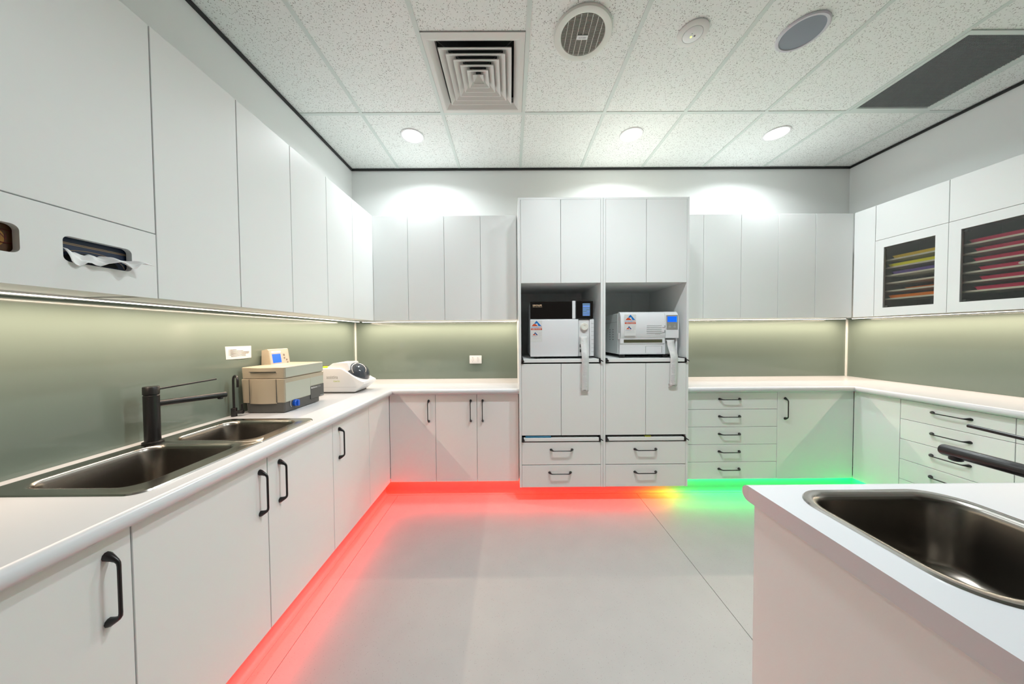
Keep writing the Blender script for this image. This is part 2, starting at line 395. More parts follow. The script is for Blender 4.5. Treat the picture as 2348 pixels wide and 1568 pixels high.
def led(face, a0, a1, d, label):
    """aluminium channel with a lit diffuser under the wall cabinets, d from the wall"""
    z = ZB + .005
    wall = {'L': XL, 'R': XR, 'B': D}[face]; sg = {'L': 1, 'R': -1, 'B': -1}[face]
    c = wall + sg * d
    r = root('led_strip_light', (c, (a0 + a1) / 2, z - .01) if face != 'B' else ((a0 + a1) / 2, c, z - .01), label, 'led strip', 'under cabinet strip lights')
    def bx(w, z0, z1, mb, sh=0.): return mb.box(c - w + sh, c + w + sh, a0, a1, z0, z1) if face != 'B' else mb.box(a0, a1, c - w + sh, c + w + sh, z0, z1)
    ch = MB(); bx(.0015, z - .006, z, ch, -.0105); bx(.0015, z - .006, z, ch, .0105); bx(.011, z - .002, z, ch)
    part('channel', ch, ALU, r)
    part('diffuser', bx(.0088, z - .0085, z - .002, MB()), LEDW, r)
    n = max(1, round((a1 - a0) / 1.2)); L = (a1 - a0) / n
    for k in range(n):
        m = a0 + L * (k + .5); pos = (c, m, z - .010) if face != 'B' else (m, c, z - .010)
        area('lamp', r, pos, (0, 0, 0), .012 if face != 'B' else L, L if face != 'B' else .012, P_LED * L, C_LED)
led('L', .58, D - .14, .11, 'warm lit strip under the left wall cabinets above the sink')
led('B', XL + .13, .055, .10, 'warm lit strip under the far wall cabinets left of the autoclaves')
led('B', 1.41, XR - .13, .10, 'warm lit strip under the far wall cabinets right of the autoclaves')
led('R', .80, D - .14, .10, 'warm lit strip under the glass fronted cabinets')

def plinth_led(face, a0, a1, col, power, label):
    p = {'L': KL, 'R': KR, 'B': KB}[face]; z = .1275
    c = {'L': p + .012, 'R': p - .012, 'B': p - .012}[face]
    r = root('plinth_led_strip', (c, (a0 + a1) / 2, z - .004) if face != 'B' else ((a0 + a1) / 2, c, z - .004), label, 'led strip', 'coloured plinth strips')
    m = mat('lit_' + str(abs(hash(col)) % 9999), (.8, .8, .8), .5, emit=col, estr=4.0)
    mb = MB(); mb.box(c - .005, c + .005, a0, a1, z - .002, z + .001) if face != 'B' else mb.box(a0, a1, c - .005, c + .005, z - .002, z + .001)
    part('strip', mb, m, r)
    n = max(1, round((a1 - a0) / 1.2)); L = (a1 - a0) / n
    for k in range(n):
        q = a0 + L * (k + .5); pos = (c, q, z - .004) if face != 'B' else (q, c, z - .004)
        area('lamp', r, pos, (0, 0, 0), .01 if face != 'B' else L, L if face != 'B' else .01, power * L, col)
RED, GRN = (1.0, .016, .005), (.0, 1.0, .15)
plinth_led('L', -.6, KB - .03, RED, P_RED, 'red strip hidden under the left base cabinets')
plinth_led('B', KL + .03, 1.10, RED, P_RED, 'red strip hidden under the far base cabinets')
plinth_led('B', 1.10, 1.22, (1.0, .12, .01), P_RED, 'red orange length of strip under the right tall cabinet')
plinth_led('B', 1.22, 1.31, (1.0, .30, .01), P_RED, 'orange length of strip under the right tall cabinet')
plinth_led('B', 1.31, 1.37, (.75, .70, .03), P_GREEN, 'yellow length of strip under the right tall cabinet')
plinth_led('B', 1.37, KR - .03, GRN, P_GREEN, 'green strip hidden under the far right base cabinets')
plinth_led('R', .9, KB - .03, GRN, P_GREEN, 'green strip hidden under the right base cabinets')

# ================================================================== WORKTOPS
NB = .022    # half thickness of the bull nose
def nose(fn, t0, t1, m0=0., m1=0., n=9):
    """half round edge: fn(out, z, t); m0/m1 mitre slopes at the two ends"""
    pr = [(0, ZC)] + [(math.sin(math.pi * k / n) * NB, ZC - NB + NB * math.cos(math.pi * k / n)) for k in range(1, n)] + [(0, ZC - 2 * NB)]
    return [[fn(a, b, t0 + m0 * a) for a, b in pr], [fn(a, b, t1 + m1 * a) for a, b in pr]]
def cut_deck(mb, outer, hole, r):
    o = rr(*outer, .0005, 8); h = rr(*hole, r, 8); zb = ZC - 2 * NB
    mb.rings([[(a, b, z_) for a, b in l] for l, z_ in ((h, zb), (o, zb), (o, ZC), (h, ZC), (h, zb))], False, False)
def deck(mb, xg, yg, skip):
    for i in range(len(xg) - 1):
        for j in range(len(yg) - 1):
            if (i, j) in skip: continue
            mb.box(xg[i], xg[i + 1], yg[j], yg[j + 1], ZC - 2 * NB, ZC)
OV = .022
lx, bx_, rx = BL + OV, BB - OV, BR - OV
tl, tr = .063, 1.396
mb = MB()
deck(mb, [XL + .0005, lx], [-.60, .72, 1.67, bx_, D - .0005], {(0, 1)}); cut_deck(mb, (XL + .0005, lx, .72, 1.67), (-1.490, -1.040, .825, 1.564), .042)
mb.box(lx, tl - .0005, bx_, D - .0005, ZC - 2 * NB, ZC)
mb.rings(nose(lambda a, b, t: (lx + a, t, b), -.60, bx_, 0, -1), True, True)
mb.rings(nose(lambda a, b, t: (t, bx_ - a, b), lx, tl - .0005, 1, 0), True, True)
solo('worktop', mb, TOPM, 'white bull nosed worktop turning the left corner, with the double sink', 'worktop', smooth=50)
mb = MB()
mb.box(tr + .0005, XR - .0005, bx_, D - .0005, ZC - 2 * NB, ZC); mb.box(rx, XR - .0005, .60, bx_, ZC - 2 * NB, ZC)
mb.rings(nose(lambda a, b, t: (t, bx_ - a, b), tr + .0005, rx, 0, -1), True, True)
mb.rings(nose(lambda a, b, t: (rx - a, t, b), .60, bx_, 0, -1), True, True)
solo('worktop', mb, TOPM, 'white bull nosed worktop turning the right corner, under the glass fronted cabinets', 'worktop', smooth=50)

# splashbacks
def splash(face, a0, a1, label):
    wall = {'L': XL + .0065, 'R': XR - .0065, 'B': D - .0065}[face]
    solo('glass_splashback', slab(MB(), face, a0, a1, ZC + .0005, ZB + .004, wall, .006, 0), GLASS, label, 'splashback', 'glass splashbacks')
splash('L', -.60, D - .008, 'sage green glass splashback behind the double sink')
splash('B', XL + .008, tl - .001, 'sage green glass splashback with the power outlet')
splash('B', tr + .001, XR - .008, 'sage green glass splashback right of the autoclaves')
splash('R', .60, D - .008, 'sage green glass splashback under the glass fronted cabinets')

# ================================================================== BASE CABINETS
base_cab('L', 1.657, 2.081, BL, 'white single door base cabinet under the beige ultrasonic cleaner', [('door', 1.657, 2.081, 1.719)])
base_cab('L', 2.081, BB, BL, 'white blank corner panel beside the far left base doors', [('panel', 2.081, BB)], depth=.2, name='corner_filler')
base_cab('L', .774, 1.657, BL, 'white two door base cabinet under the double sink', [('door', .774, 1.211, 1.174), ('door', 1.211, 1.657, 1.274)], z1=.70)
base_cab('L', .33, .774, BL, 'white base cabinet nearest the viewer on the left, black handle', [('door', .33, .774, .7255)])
base_cab('L', -.55, .33, BL, 'white two door base cabinet beside the viewer on the left', [('door', -.55, -.11, -.16), ('door', -.11, .33, -.06)])
base_cab('B', BL, -.622, BB, 'white single door base cabinet in the left corner', [('door', BL, -.622, -.677)], depth=.54)
base_cab('B', -.622, tl - .001, BB, 'white two door base cabinet under the power outlet', [('door', -.622, -.283, -.333), ('door', -.283, tl - .004, -.236)], depth=.54)
zs5 = [.131, .276, .421, .567, .712, .852]
dr = lambda zz: [('drawer', zz[k], zz[k + 1], (zz[k] + zz[k + 1]) / 2 + .0155) for k in range(5)]
base_cab('B', tr + .001, 2.187, BB, 'white five drawer base cabinet right of the autoclaves, lit green', dr(zs5), depth=.54, name='drawer_cabinet')
base_cab('B', 2.187, BR, BB, 'white single door base cabinet in the right corner, lit green', [('door', 2.187, BR, 2.250)], depth=.54)
base_cab('R', 2.140, BB, BR, 'white blank corner panel beside the right drawers', [('panel', 2.140, BB)], depth=.2, name='corner_filler')
base_cab('R', 1.645, 2.140, BR, 'white five drawer base cabinet beside the right corner panel', dr(zs5), name='drawer_cabinet')
base_cab('R', 1.15, 1.645, BR, 'white five drawer base cabinet at the right edge, behind the island tap', dr(zs5), name='drawer_cabinet')
base_cab('R', .655, 1.15, BR, 'white five drawer base cabinet at the near end of the right run', dr(zs5), name='drawer_cabinet')

# ================================================================== WALL CABINETS
upper_cab('L', 1.0305, 1.6665, UL, 'white two door wall cabinet above the double sink', [(1.0305, 1.3465), (1.3465, 1.6665)])
upper_cab('L', 1.6665, 2.308, UL, 'white two door wall cabinet above the beige ultrasonic cleaner', [(1.6665, 1.987), (1.987, 2.308)])
upper_cab('L', 2.308, UB, UL, 'white narrow wall cabinet in the left corner', [(2.308, UB - .001)])
upper_cab('L', -.25, .39, UL, 'white two door wall cabinet beside the viewer on the left', [(-.25, .07), (.07, .39)])
upper_cab('B', UL, -.581, UB, 'white two door far wall cabinet nearest the left corner', [(UL, -.900), (-.900, -.581)])
upper_cab('B', -.581, tl - .001, UB, 'white two door far wall cabinet above the power outlet', [(-.581, -.262), (-.262, tl - .012)])
upper_cab('B', tr + .001, 1.702, UB, 'white narrow far wall cabinet right beside the tall cabinets', [(tr + .001, 1.702)])
upper_cab('B', 1.702, 2.363, UB, 'white two door far wall cabinet above the five drawer base', [(1.702, 2.034), (2.034, 2.363)])
upper_cab('B', 2.363, UR, UB, 'white two door far wall cabinet nearest the right corner', [(2.363, 2.693), (2.693, UR - .003)])
upper_cab('R', 2.483, UB, UR, 'white narrow blank wall panel beside the yellow trays', [(2.483, UB - .004)], depth=.1, name='wall_cabinet_filler')

# wall cabinet with the tissue dispenser slots
a0, a1 = .39, 1.0305; zm = 1.687
r = root('dispenser_cabinet', (UL - .17, (a0 + a1) / 2, ZB), 'white wall cabinet nearest the viewer with tissue slots', 'cabinet')
b = MB(); b.box(UL - .335, UL - DT - .001, a0, a1, zm - .02, ZT); b.box(UL - .335, UL - DT - .001, a0, a1, ZB + .005, ZB + .02)
b.box(UL - .335, UL - .32, a0, a1, ZB, zm)
b.box(UL - .335, UL - DT - .001, a0, a0 + .016, ZB + .005, zm); b.box(UL - .335, UL - DT - .001, a1 - .016, a1, ZB + .005, zm)
part('body', b, LAM, r)
part('lift_door', slab(MB(), 'L', a0 + G, a1 - G, zm + .0015, ZT, UL), LAM, r)
mb = MB()
for o0, o1, h0, h1 in ((a0 + G, .5685, .438, .539), (.5685, .7805, .598, .745), (.7805, a1 - G, .816, .963)):
    holed(mb, 'L', (o0, o1, ZB, zm - .0015), (h0, h1, 1.545, 1.615), UL, DT, .014, .0008)
part('slot_panel', mb, LAM, r, 30)
def tissue_box(y0, y1, m, label, gold):
    t = root('tissue_box', (UL - .10, (y0 + y1) / 2, ZB + .0205), label, 'tissue box')
    xf = UL - DT - .004
    part('carton', MB().box(xf - .16, xf, y0, y1, ZB + .0205, 1.640, .002), m, t)
    return t, xf
BOXN = mat('navy_carton', (.010, .022, .055), .45); BOXB = mat('brown_carton', (.10, .035, .006), .45, var=(18, .5)); GLD = mat('gold_line', (.35, .24, .13), .4); AMB = mat('amber_print', (.36, .17, .02), .5, var=(30, .4)); CRM = mat('cream_print', (.45, .38, .17), .5)
t, xf = tissue_box(.792, .992, BOXN, 'navy and gold tissue carton in the right dispenser slot', 1)
for z in (1.5975, 1.601): part('gold_band', MB().box(xf, xf + .0006, .800, .985, z - .0012, z + .0006), GLD, t)
part('gold_arch', MB().tube([(xf + .0004, .885 + .075 * math.cos(math.pi * k / 20), 1.552 + .034 * math.sin(math.pi * k / 20)) for k in range(21)], .0009, 5), GLD, t)
part('opening', MB().prism([(.885 + .06 * math.cos(math.pi * k / 14), 1.552 + .027 * math.sin(math.pi * k / 14)) for k in range(15)], lambda a, b2, tt: (tt, a, b2), xf, xf + .0005), DARK, t)
t, xf = tissue_box(.575, .775, BOXB, 'brown and gold printed tissue carton in the left dispenser slot', 1)
part('amber_patch', MB().prism(rr(.60, .735, 1.556, 1.604, .02), lambda a, b2, tt: (tt, a, b2), xf, xf + .0005), AMB, t)
part('cream_stripe', MB().prism([(.60, 1.553), (.725, 1.556), (.715, 1.562), (.60, 1.573)], lambda a, b2, tt: (tt, a, b2), xf, xf + .0008), CRM, t)
part('navy_stripe', MB().prism([(.60, 1.573), (.715, 1.562), (.70, 1.570), (.60, 1.588)], lambda a, b2, tt: (tt, a, b2), xf, xf + .0008), NAVP, t)
part('red_ring', MB().tube([(xf + .0006, .735 + .022 * math.cos(2 * math.pi * k / 24), 1.585 + .016 * math.sin(2 * math.pi * k / 24)) for k in range(25)], .0012, 5), mat('dark_red_print', (.11, .006, .004), .5), t)
text('N', .010, MATS['dark_red_print'], t, (0, 1, 0), (0, 0, 1), (xf + .0009, .728, 1.578), .014)
# the pulled sheet of tissue
TIS = mat('tissue_sheet', (.86, .86, .85), .8)
NU, NV = 22, 14; vs = []; fs = []
for i in range(NU + 1):
    u = i / NU
    for j in range(NV + 1):
        v = j / NV
        y = .826 + .125 * u + .032 * v * u
        x = UL - .020 + .070 * v * (.40 + .60 * u) + .004 * math.sin(7 * u + 3 * v)
        top = 1.583 - .012 * u - .006 * math.sin(6 * u)
        drop = .034 * (1 - .75 * u) + .006 * math.sin(11 * u)
        z = top - drop * v ** 1.3 + .0045 * math.sin(19 * u + 4 * v) * (.4 + v) + .003 * math.cos(31 * u - 6 * v)
        if x < UL + .004: z = max(z, 1.549)
        vs.append((x, y, z))
for i in range(NU):
    for j in range(NV):
        k = i * (NV + 1) + j; fs.append((k, k + 1, k + NV + 2, k + NV + 1))
ti = solo('tissue_sheet', MB().add(vs, fs), TIS, 'white crumpled tissue pulled out of the dispenser slot', 'tissue', smooth=25)
md = ti.modifiers.new('thick', 'SOLIDIFY'); md.thickness = .0006

# ------------------------------------------------------------------ glass fronted cabinets with trays
PANE = pane_mat('smoky_glass', (.97, .97, .94), 1.45)
INT = mat('inside_painted_shade', (.12, .12, .11), .6)  # white interior coloured dark to paint in the shade behind the glass
SHELF = mat('tray_shelf', (.78, .75, .64), .5)
zs6 = [1.607, 1.671, 1.735, 1.797, 1.861, 1.924]
def glass_cab(a0, a1, label):
    zm = 2.090
    r = root('glass_front_cabinet', (UR + .17, (a0 + a1) / 2, ZB), label, 'cabinet')
    p = UR; b = MB()
    b.box(p + DT + .001, XR - .001, a0, a1, zm - .01, ZT)
    part('upper_box', b, LAM, r)
    b = MB()
    b.box(p + DT + .001, XR - .001, a0, a0 + .016, ZB + .005, zm - .01); b.box(p + DT + .001, XR - .001, a1 - .016, a1, ZB + .005, zm - .01)
    b.box(XR - .012, XR - .001, a0 + .016, a1 - .016, ZB + .005, zm - .01); b.box(p + DT + .001, XR - .012, a0 + .016, a1 - .016, ZB + .005, ZB + .021)
    part('body', b, INT, r)
    part('lift_door', slab(MB(), 'R', a0 + G, a1 - G, zm + .0015, ZT, p), LAM, r)
    d = part('door', holed(MB(), 'R', (a0 + G, a1 - G, ZB, zm - .0015), (a0 + .064, a1 - .058, 1.536, 2.024), p, DT, .002), LAM, r, 30)
    part('pane', MB().box(p + .008, p + .012, a0 + .060, a1 - .054, 1.532, 2.028), PANE, d)
    for z in zs6: part('shelf', MB().box(p + .062, XR - .013, a0 + .017, a1 - .017, z - .006, z + .006), SHELF, r)
    for z in (1.545, 2.015): part('hinge', MB().box(p + DT, p + .05, a1 - .075, a1 - .05, z - .008, z + .008, .002), DGREY, r)
    return r
glass_cab(2.067, 2.483, 'glass fronted wall cabinet with yellow, purple and orange trays')
glass_cab(1.651, 2.067, 'glass fronted wall cabinet with crimson trays')
glass_cab(1.235, 1.651, 'empty glass fronted wall cabinet at the near end of the right run')
def tray(y0, y1, z, m, label, h=.022, x0=None, group='instrument trays'):
    x0 = x0 or UR + .068; x1 = x0 + .19; zb = z + .0062
    mb = MB()
    lo = [rr(x0 + i, x1 - i, y0 + j, y1 - j, .012, 3) for i, j in ((.006, .006), (0, 0), (-.003, -.004), (.003, .003), (.009, .009))]
    zz = [zb, zb + h * .8, zb + h, zb + h * .85, zb + .003]
    mb.rings([[(a, b, z_) for a, b in l] for l, z_ in zip(lo, zz)], True, True)
    return solo('instrument_tray', mb, m, label, 'tray', group, smooth=35)
TY1, TY2, TPU, TOR, TRD = [mat(n, c, .4) for n, c in (('mustard_tray', (.80, .58, .02)), ('yellow_tray', (.95, .92, .02)), ('purple_tray', (.16, .10, .42)), ('orange_tray', (.92, .25, .01)), ('crimson_tray', (.62, .015, .10)))]
tray(2.09, 2.425, zs6[5], TY1, 'mustard yellow tray on the top shelf behind glass')
tray(2.09, 2.452, zs6[4], TY2, 'bright yellow tray on the second shelf behind glass')
tray(2.09, 2.427, zs6[3], TPU, 'purple tray under the bright yellow tray')
tray(2.09, 2.36, zs6[1], TOR, 'low orange tray far back above the bottom orange tray', .010, UR + .09)
tray(2.09, 2.445, zs6[0], TOR, 'orange tray on the bottom shelf behind glass')
for k, (n, e) in enumerate(zip(('top', 'second', 'third', 'fourth', 'fifth', 'sixth and lowest'), (2.03, 2.005, 2.01, 1.985, 1.98, 2.0))):
    o = tray(1.672, e - .01, zs6[5 - k], TRD, 'crimson tray on the %s shelf of the right glass cabinet%s' % (n, ', white oval sticker' if k == 3 else ''))
    if k == 3:
        part('oval_sticker', MB().prism([(1.80 + .016 * math.cos(2 * math.pi * i / 20), zs6[2] + .017 + .0085 * math.sin(2 * math.pi * i / 20)) for i in range(20)], lambda a, b2, tt: (tt, a, b2), UR + .066, UR + .0635), PAPER, o)

# ================================================================== TALL TWIN CABINETS
def tall(x0, x1, label):
    p = TB; zt = 2.398; zn0, zn1 = 1.150, 1.742
    r = root('tall_cabinet', ((x0 + x1) / 2, p + .32, ZK - .006), label, 'cabinet', 'tall twin cabinets')
    b = MB(); e = .0175; zb = ZK - .006
    b.box(x0, x0 + e, p, D - .001, zb, zt, .001); b.box(x1 - e, x1, p, D - .001, zb, zt, .001)
    b.box(x0 + e, x1 - e, p + .001, D - .001, zt - .016, zt)
    b.box(x0 + e, x1 - e, p + DT + .001, D - .001, zn1, zt - .016)
    b.box(x0 + e, x1 - e, D - .02, D - .001, zn0 - .04, zn1)
    b.box(x0 + e, x1 - e, p + .05, D - .001, zb + .002, zn0 - .05)
    part('body', b, LAM, r)
    i0, i1 = x0 + e, x1 - e; m = (i0 + i1) / 2
    part('bounce_top', MB().box(x0 + .002, x1 - .002, p + .02, D - .002, zt, zt + .003), mat('bounce_top_dull', (.50, .47, .42), .8), r)  # added unseen top, dulled to tame the bright bounce onto the ceiling
    part('back_joint', MB().box(i0 + .46, i0 + .463, D - .0212, D - .02, zn0, zn1), CARC, r)
    for q0, q1 in ((i0, m), (m, i1)):
        part('door', slab(MB(), 'B', q0 + G, q1 - G, zn1 - .004, zt - .017, p), LAM, r)
        part('door', slab(MB(), 'B', q0 + G, q1 - G, .540, 1.106, p), LAM, r)
    for z0, z1, hx in ((.305, .486, .3945), (zb, .302, .382)):
        d = part('drawer', slab(MB(), 'B', i0 + G, i1 - G, z0 + G, z1 - G, p), LAM, r)
        handle(d, 'B', hx if x0 < .5 else 1.058, (z0 + z1) / 2 + .03, p, True)
    for z in (1.130, .508):
        s = part('pull_out_shelf', MB().box(i0 + .016, i1 - .016, p - .006, D - .05, z - .0125, z + .0125, .001), LAM, r)
        part('gap', MB().box(i0 + .001, i1 - .001, p + .03, p + .034, z - .03, z - .0135), DARK, r) if z < 1 else part('gap', MB().box(i0 + .001, i1 - .001, p + .03, p + .034, z - .026, z - .0135), DARK, r)  # solid dark bars painting the shade inside the shelf gaps
        if z < 1: part('gap', MB().box(i0 + .001, i1 - .001, p + .03, p + .034, z + .0135, z + .034), DARK, r)
        for sx, xx in ((1, i0), (-1, i1)):
            k = MB().box(xx + sx * .001, xx + sx * .0155, p - .004, p + .55, z - .020, z + .018, .001)
            k.box(xx + sx * .001, xx + sx * .010, p - .012, p - .004, z - .017, z + .012, .002)
            if sx < 0: k.tube([(xx - .008, p - .010, z + .004), (xx + .004, p - .016, z - .001), (xx + .014, p - .018, z - .008)], [.005, .0045, .003], 8)
            else: k.tube([(xx + .006, p - .010, z + .008), (xx + .016, p - .013, z + .002), (xx + .021, p - .014, z - .008)], [.005, .0045, .003], 8)
            part('slide_runner', k, BLKM, s, 40)
    return r
tall(.063, .7225, 'tall white cabinet holding the black topped autoclave')
tall(.7245, 1.396, 'tall white cabinet holding the all white autoclave')
solo('folder', MB().box(.110, .312, TB + .002, TB + .029, .5206, .5335, .002), mat('teal_blue_cover', (.004, .16, .30), .4), 'blue folder lying on the low pull out shelf', 'folder')
solo('folder', MB().box(1.058, 1.106, TB + .004, TB + .028, .5206, .530, .001), mat('olive_yellow_cover', (.30, .30, .02), .4), 'small yellow card on the low pull out shelf', 'card')

# ------------------------------------------------------------------ autoclaves
def service_sticker(par, x, z, y, s=1.):
    """triangle logo with the service name and phone number"""
    f = lambda a, b2, tt: (x + a * s, tt, z + b2 * s)
    q = y - .0006
    part('sticker', MB().prism([(-.002, -.105), (.100, -.105), (.100, .082), (-.002, .082)], f, y - .0004, y), PAPER, par)
    def tri(ox, oz, k, blue):
        F = lambda a, b2, tt: (x + (ox + a * k) * s, tt, z + (oz + b2 * k) * s)
        part('logo', MB().prism([(.5, .55), (1, 0), (.70, 0), (.58, .24), (.42, .24), (.26, .26)], F, q, y - .0004), blue, par)
        part('logo', MB().prism([(0, 0), (.64, 0), (.52, .13), (.40, .21), (.22, .24)], F, q, y - .0004), REDP, par)
        part('logo', MB().prism([(.53 + .085 * math.cos(2 * math.pi * i / 16), .20 + .085 * math.sin(2 * math.pi * i / 16)) for i in range(16)], F, q - .0002, y - .0004), PAPER, par)
    tri(.006, .033, .088, BLUP)
    text('AUTOCLAVES', .068 * s, BLUP, par, (1, 0, 0), (0, 0, 1), (x + .002 * s, q, z + .018 * s), .010 * s, bold=.02)
    text('QLD', .026 * s, REDP, par, (1, 0, 0), (0, 0, 1), (x + .072 * s, q, z + .018 * s), .010 * s, bold=.02)
    part('phone_band', MB().prism([(.001, -.001), (.098, -.001), (.098, .014), (.001, .014)], f, q, y - .0004), REDP, par)
    text('1300 79 64 90', .078 * s, PAPER, par, (1, 0, 0), (0, 0, 1), (x + .010 * s, q - .0003, z + .0027 * s), .0078 * s, bold=.02)
    tri(.014, -.047, .048, NAVP)
    text('AUTOCLAVES', .036 * s, NAVP, par, (1, 0, 0), (0, 0, 1), (x + .008 * s, q, z - .058 * s), .005 * s)
    text('QLD', .013 * s, REDP, par, (1, 0, 0), (0, 0, 1), (x + .045 * s, q, z - .058 * s), .005 * s)
    ln = MB()
    for k, (u0, u1) in enumerate(((.066, .094), (.064, .090), (.068, .095), (.066, .084))): ln.prism([(u0, -.028 - k * .010), (u1, -.028 - k * .010), (u1, -.026 - k * .010), (u0, -.026 - k * .010)], f, q, y - .0004)
    ln.prism([(.020, -.073), (.090, -.073), (.090, -.071), (.020, -.071)], f, q, y - .0004)
    part('fine_print', ln, INKL, par)

# black topped autoclave
yf, zf = 2.395, 1.1428
X0, X1 = .154, .664
r = root('autoclave', ((X0 + X1) / 2, yf + .22, zf), 'white autoclave with black glass top band and dial', 'autoclave')
part('casing', MB().box(X0 + .006, X1 - .002, yf + .012, yf + .50, 1.160, 1.598, .004), GWH, r)
part('door', MB().box(X0, .540, yf - .014, yf + .012, 1.160, 1.458, .006, 3), GWH, r, 40)
part('black_panel', MB().box(X0 + .002, .490, yf - .010, yf + .012, 1.4605, 1.600, .002), BLKG, r)
text('DENTALIFE', .072, GOLD, r, (1, 0, 0), (0, 0, 1), (X0 + .022, yf - .0106, 1.564), .011, bold=.03)
text('the sterilizers', .074, GOLD, r, (1, 0, 0), (0, 0, 1), (X0 + .022, yf - .0106, 1.5545), .0058)
part('white_divider', MB().box(.491, .517, yf - .012, yf + .012, 1.4605, 1.6035, .003), GWH, r)
cp = part('control_panel', MB().box(.519, .656, yf - .016, yf + .012, 1.4605, 1.602, .003), BLKG, r)
sc = part('screen', MB().box(.572, .631, yf - .0168, yf - .015, 1.483, 1.583), SCR3, cp)
ln = MB()
for z0, z1, u0, u1 in ((1.5565, 1.563, .574, .629), (1.541, 1.543, .576, .626), (1.529, 1.531, .576, .6), (1.519, 1.522, .604, .628), (1.507, 1.509, .576, .626), (1.496, 1.4975, .576, .626), (1.486, 1.489, .578, .624)): ln.box(u0, u1, yf - .0173, yf - .0166, z0, z1)
part('screen_text', ln, mat('screen_bright', (.1, .2, .6), .3, emit=(.15, .3, .9), estr=.7), cp)
part('service_column', MB().box(.543, .628, yf - .004, yf + .012, 1.162, 1.456, .003), WPL, r)
part('edge_rail', MB().box(.630, X1, yf - .012, yf + .012, 1.162, 1.457, .004), GWH, r, 40)
ln = MB()
for k in range(8): ln.box(.642, .662, yf - .0128, yf - .0118, 1.195 + k * .0325, 1.1965 + k * .0325)
part('vent_marks', ln, MGREY, r)
CRD = mat('cream_dial', (.80, .80, .72), .35)
ring = lambda rad, yy: [(.587 + rad * math.cos(2 * math.pi * j / 36), yy, 1.398 + rad * math.sin(2 * math.pi * j / 36)) for j in range(36)]
part('filter_cap', MB().rings([ring(.031, yf - .004), ring(.031, yf - .018), ring(.027, yf - .022), ring(.010, yf - .021), ring(.008, yf - .019)]), CRD, r, 40)
part('printer_slot', MB().box(.552, .622, yf - .0055, yf - .002, 1.306, 1.332, .001), WPL, r)
for z in (1.205, 1.245): part('drain_port', MB().box(.551, .562, yf - .010, yf - .002, z - .012, z + .012, .002), DGREY, r)
ln = MB()
for k in range(14): ln.box(X0 + .004, X0 + .006, yf + .05, yf + .16, 1.25 + k * .010, 1.254 + k * .010)
part('side_louvre', ln, MGREY, r)
for fx in (X0 + .05, X1 - .06):
    for fy in (yf + .03, yf + .44): part('foot', MB().lathe(fx, fy, [(.020, zf), (.020, 1.160)], 14), BLKM, r)
service_sticker(r, X0 + .006, 1.374, yf - .0142, .90)

# white autoclave
X0, X1 = .876, 1.338; ZBB, ZTT = 1.172, 1.513
r = root('autoclave', ((X0 + X1) / 2, yf + .22, zf), 'all white autoclave with bright blue display', 'autoclave')
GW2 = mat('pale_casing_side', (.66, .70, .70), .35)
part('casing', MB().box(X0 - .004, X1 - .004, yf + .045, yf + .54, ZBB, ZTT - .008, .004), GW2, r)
ln = MB()
for k in range(5):
    for c_ in (.14, .22): ln.box(X0 - .0052, X0 - .0035, yf + c_, yf + c_ + .020, 1.288 + k * .021, 1.2935 + k * .021)
part('side_vent', ln, DGREY, r)
part('top_seam', MB().box(X0 - .0045, X0 - .0036, yf + .05, yf + .53, 1.4345, 1.4365), MGREY, r)
prof = [(yf + .045, ZBB), (yf + .012, ZBB), (yf + .004, ZBB + .010), (yf + .002, 1.250), (yf - .006, 1.262), (yf - .006, 1.300), (yf - .018, 1.325), (yf - .020, 1.40), (yf - .012, 1.475), (yf + .004, 1.505), (yf + .02, ZTT), (yf + .045, ZTT)]
part('front_shell', MB().prism(prof, lambda a, b2, tt: (tt, a, b2), X0, 1.232), GWH, r, 25)
part('top_painted_shadow', MB().box(X0 + .003, X1 - .03, yf + .03, yf + .045, ZTT - .001, ZTT + .003), DGREY, r)  # solid dark strip painting the shadow line along the top
part('steel_window', MB().box(X0 + .028, 1.213, yf - .0075, yf - .005, 1.267, 1.292), BRONZE, r)
part('hinge_cover', MB().box(X0 - .006, X0 + .014, yf + .010, yf + .046, 1.294, 1.345, .002), WPL, r)
part('access_flap', MB().box(1.085, 1.212, yf - .0005, yf + .004, 1.182, 1.236, .002), GWH, r)
ln = MB(); ln.box(1.083, 1.2145, yf + .0005, yf + .0025, 1.236, 1.2375); ln.box(1.083, 1.0845, yf + .0005, yf + .0025, 1.185, 1.236); ln.box(1.2125, 1.2145, yf + .0005, yf + .0025, 1.185, 1.236)
part('flap_joint', ln, MGREY, r)
col = part('control_column', MB().prism([(yf + .045, 1.302), (yf - .018, 1.302), (yf - .020, 1.40), (yf - .012, 1.475), (yf + .004, 1.503), (yf + .024, ZTT + .001), (yf + .045, ZTT + .001)], lambda a, b2, tt: (tt, a, b2), 1.234, X1), GWH, r, 25)
part('panel_plate', MB().box(1.240, X1 - .010, yf - .0225, yf - .016, 1.372, 1.484), MGREY, col)
part('display', MB().box(1.246, 1.318, yf - .0232, yf - .022, 1.430, 1.473), SCR, col)
part('display_edge', MB().box(1.312, 1.321, yf - .0231, yf - .022, 1.428, 1.475), SCR2, col)
for bx0 in (1.255, 1.295): part('button', MB().box(bx0, bx0 + .018, yf - .0232, yf - .022, 1.388, 1.394), INKL, col); part('button', MB().box(bx0 + .004, bx0 + .014, yf - .0232, yf - .022, 1.402, 1.406), INKL, col)
part('printer_bay', MB().box(1.240, 1.322, yf + .012, yf + .045, ZBB + .002, 1.300), mat('bay_grey', (.42, .46, .44), .5), r)
part('bay_side', MB().box(1.324, X1, yf - .002, yf + .045, ZBB, 1.300, .003), GWH, r)
part('bay_side', MB().box(1.2325, 1.239, yf - .002, yf + .045, ZBB, 1.300, .001), GWH, r)
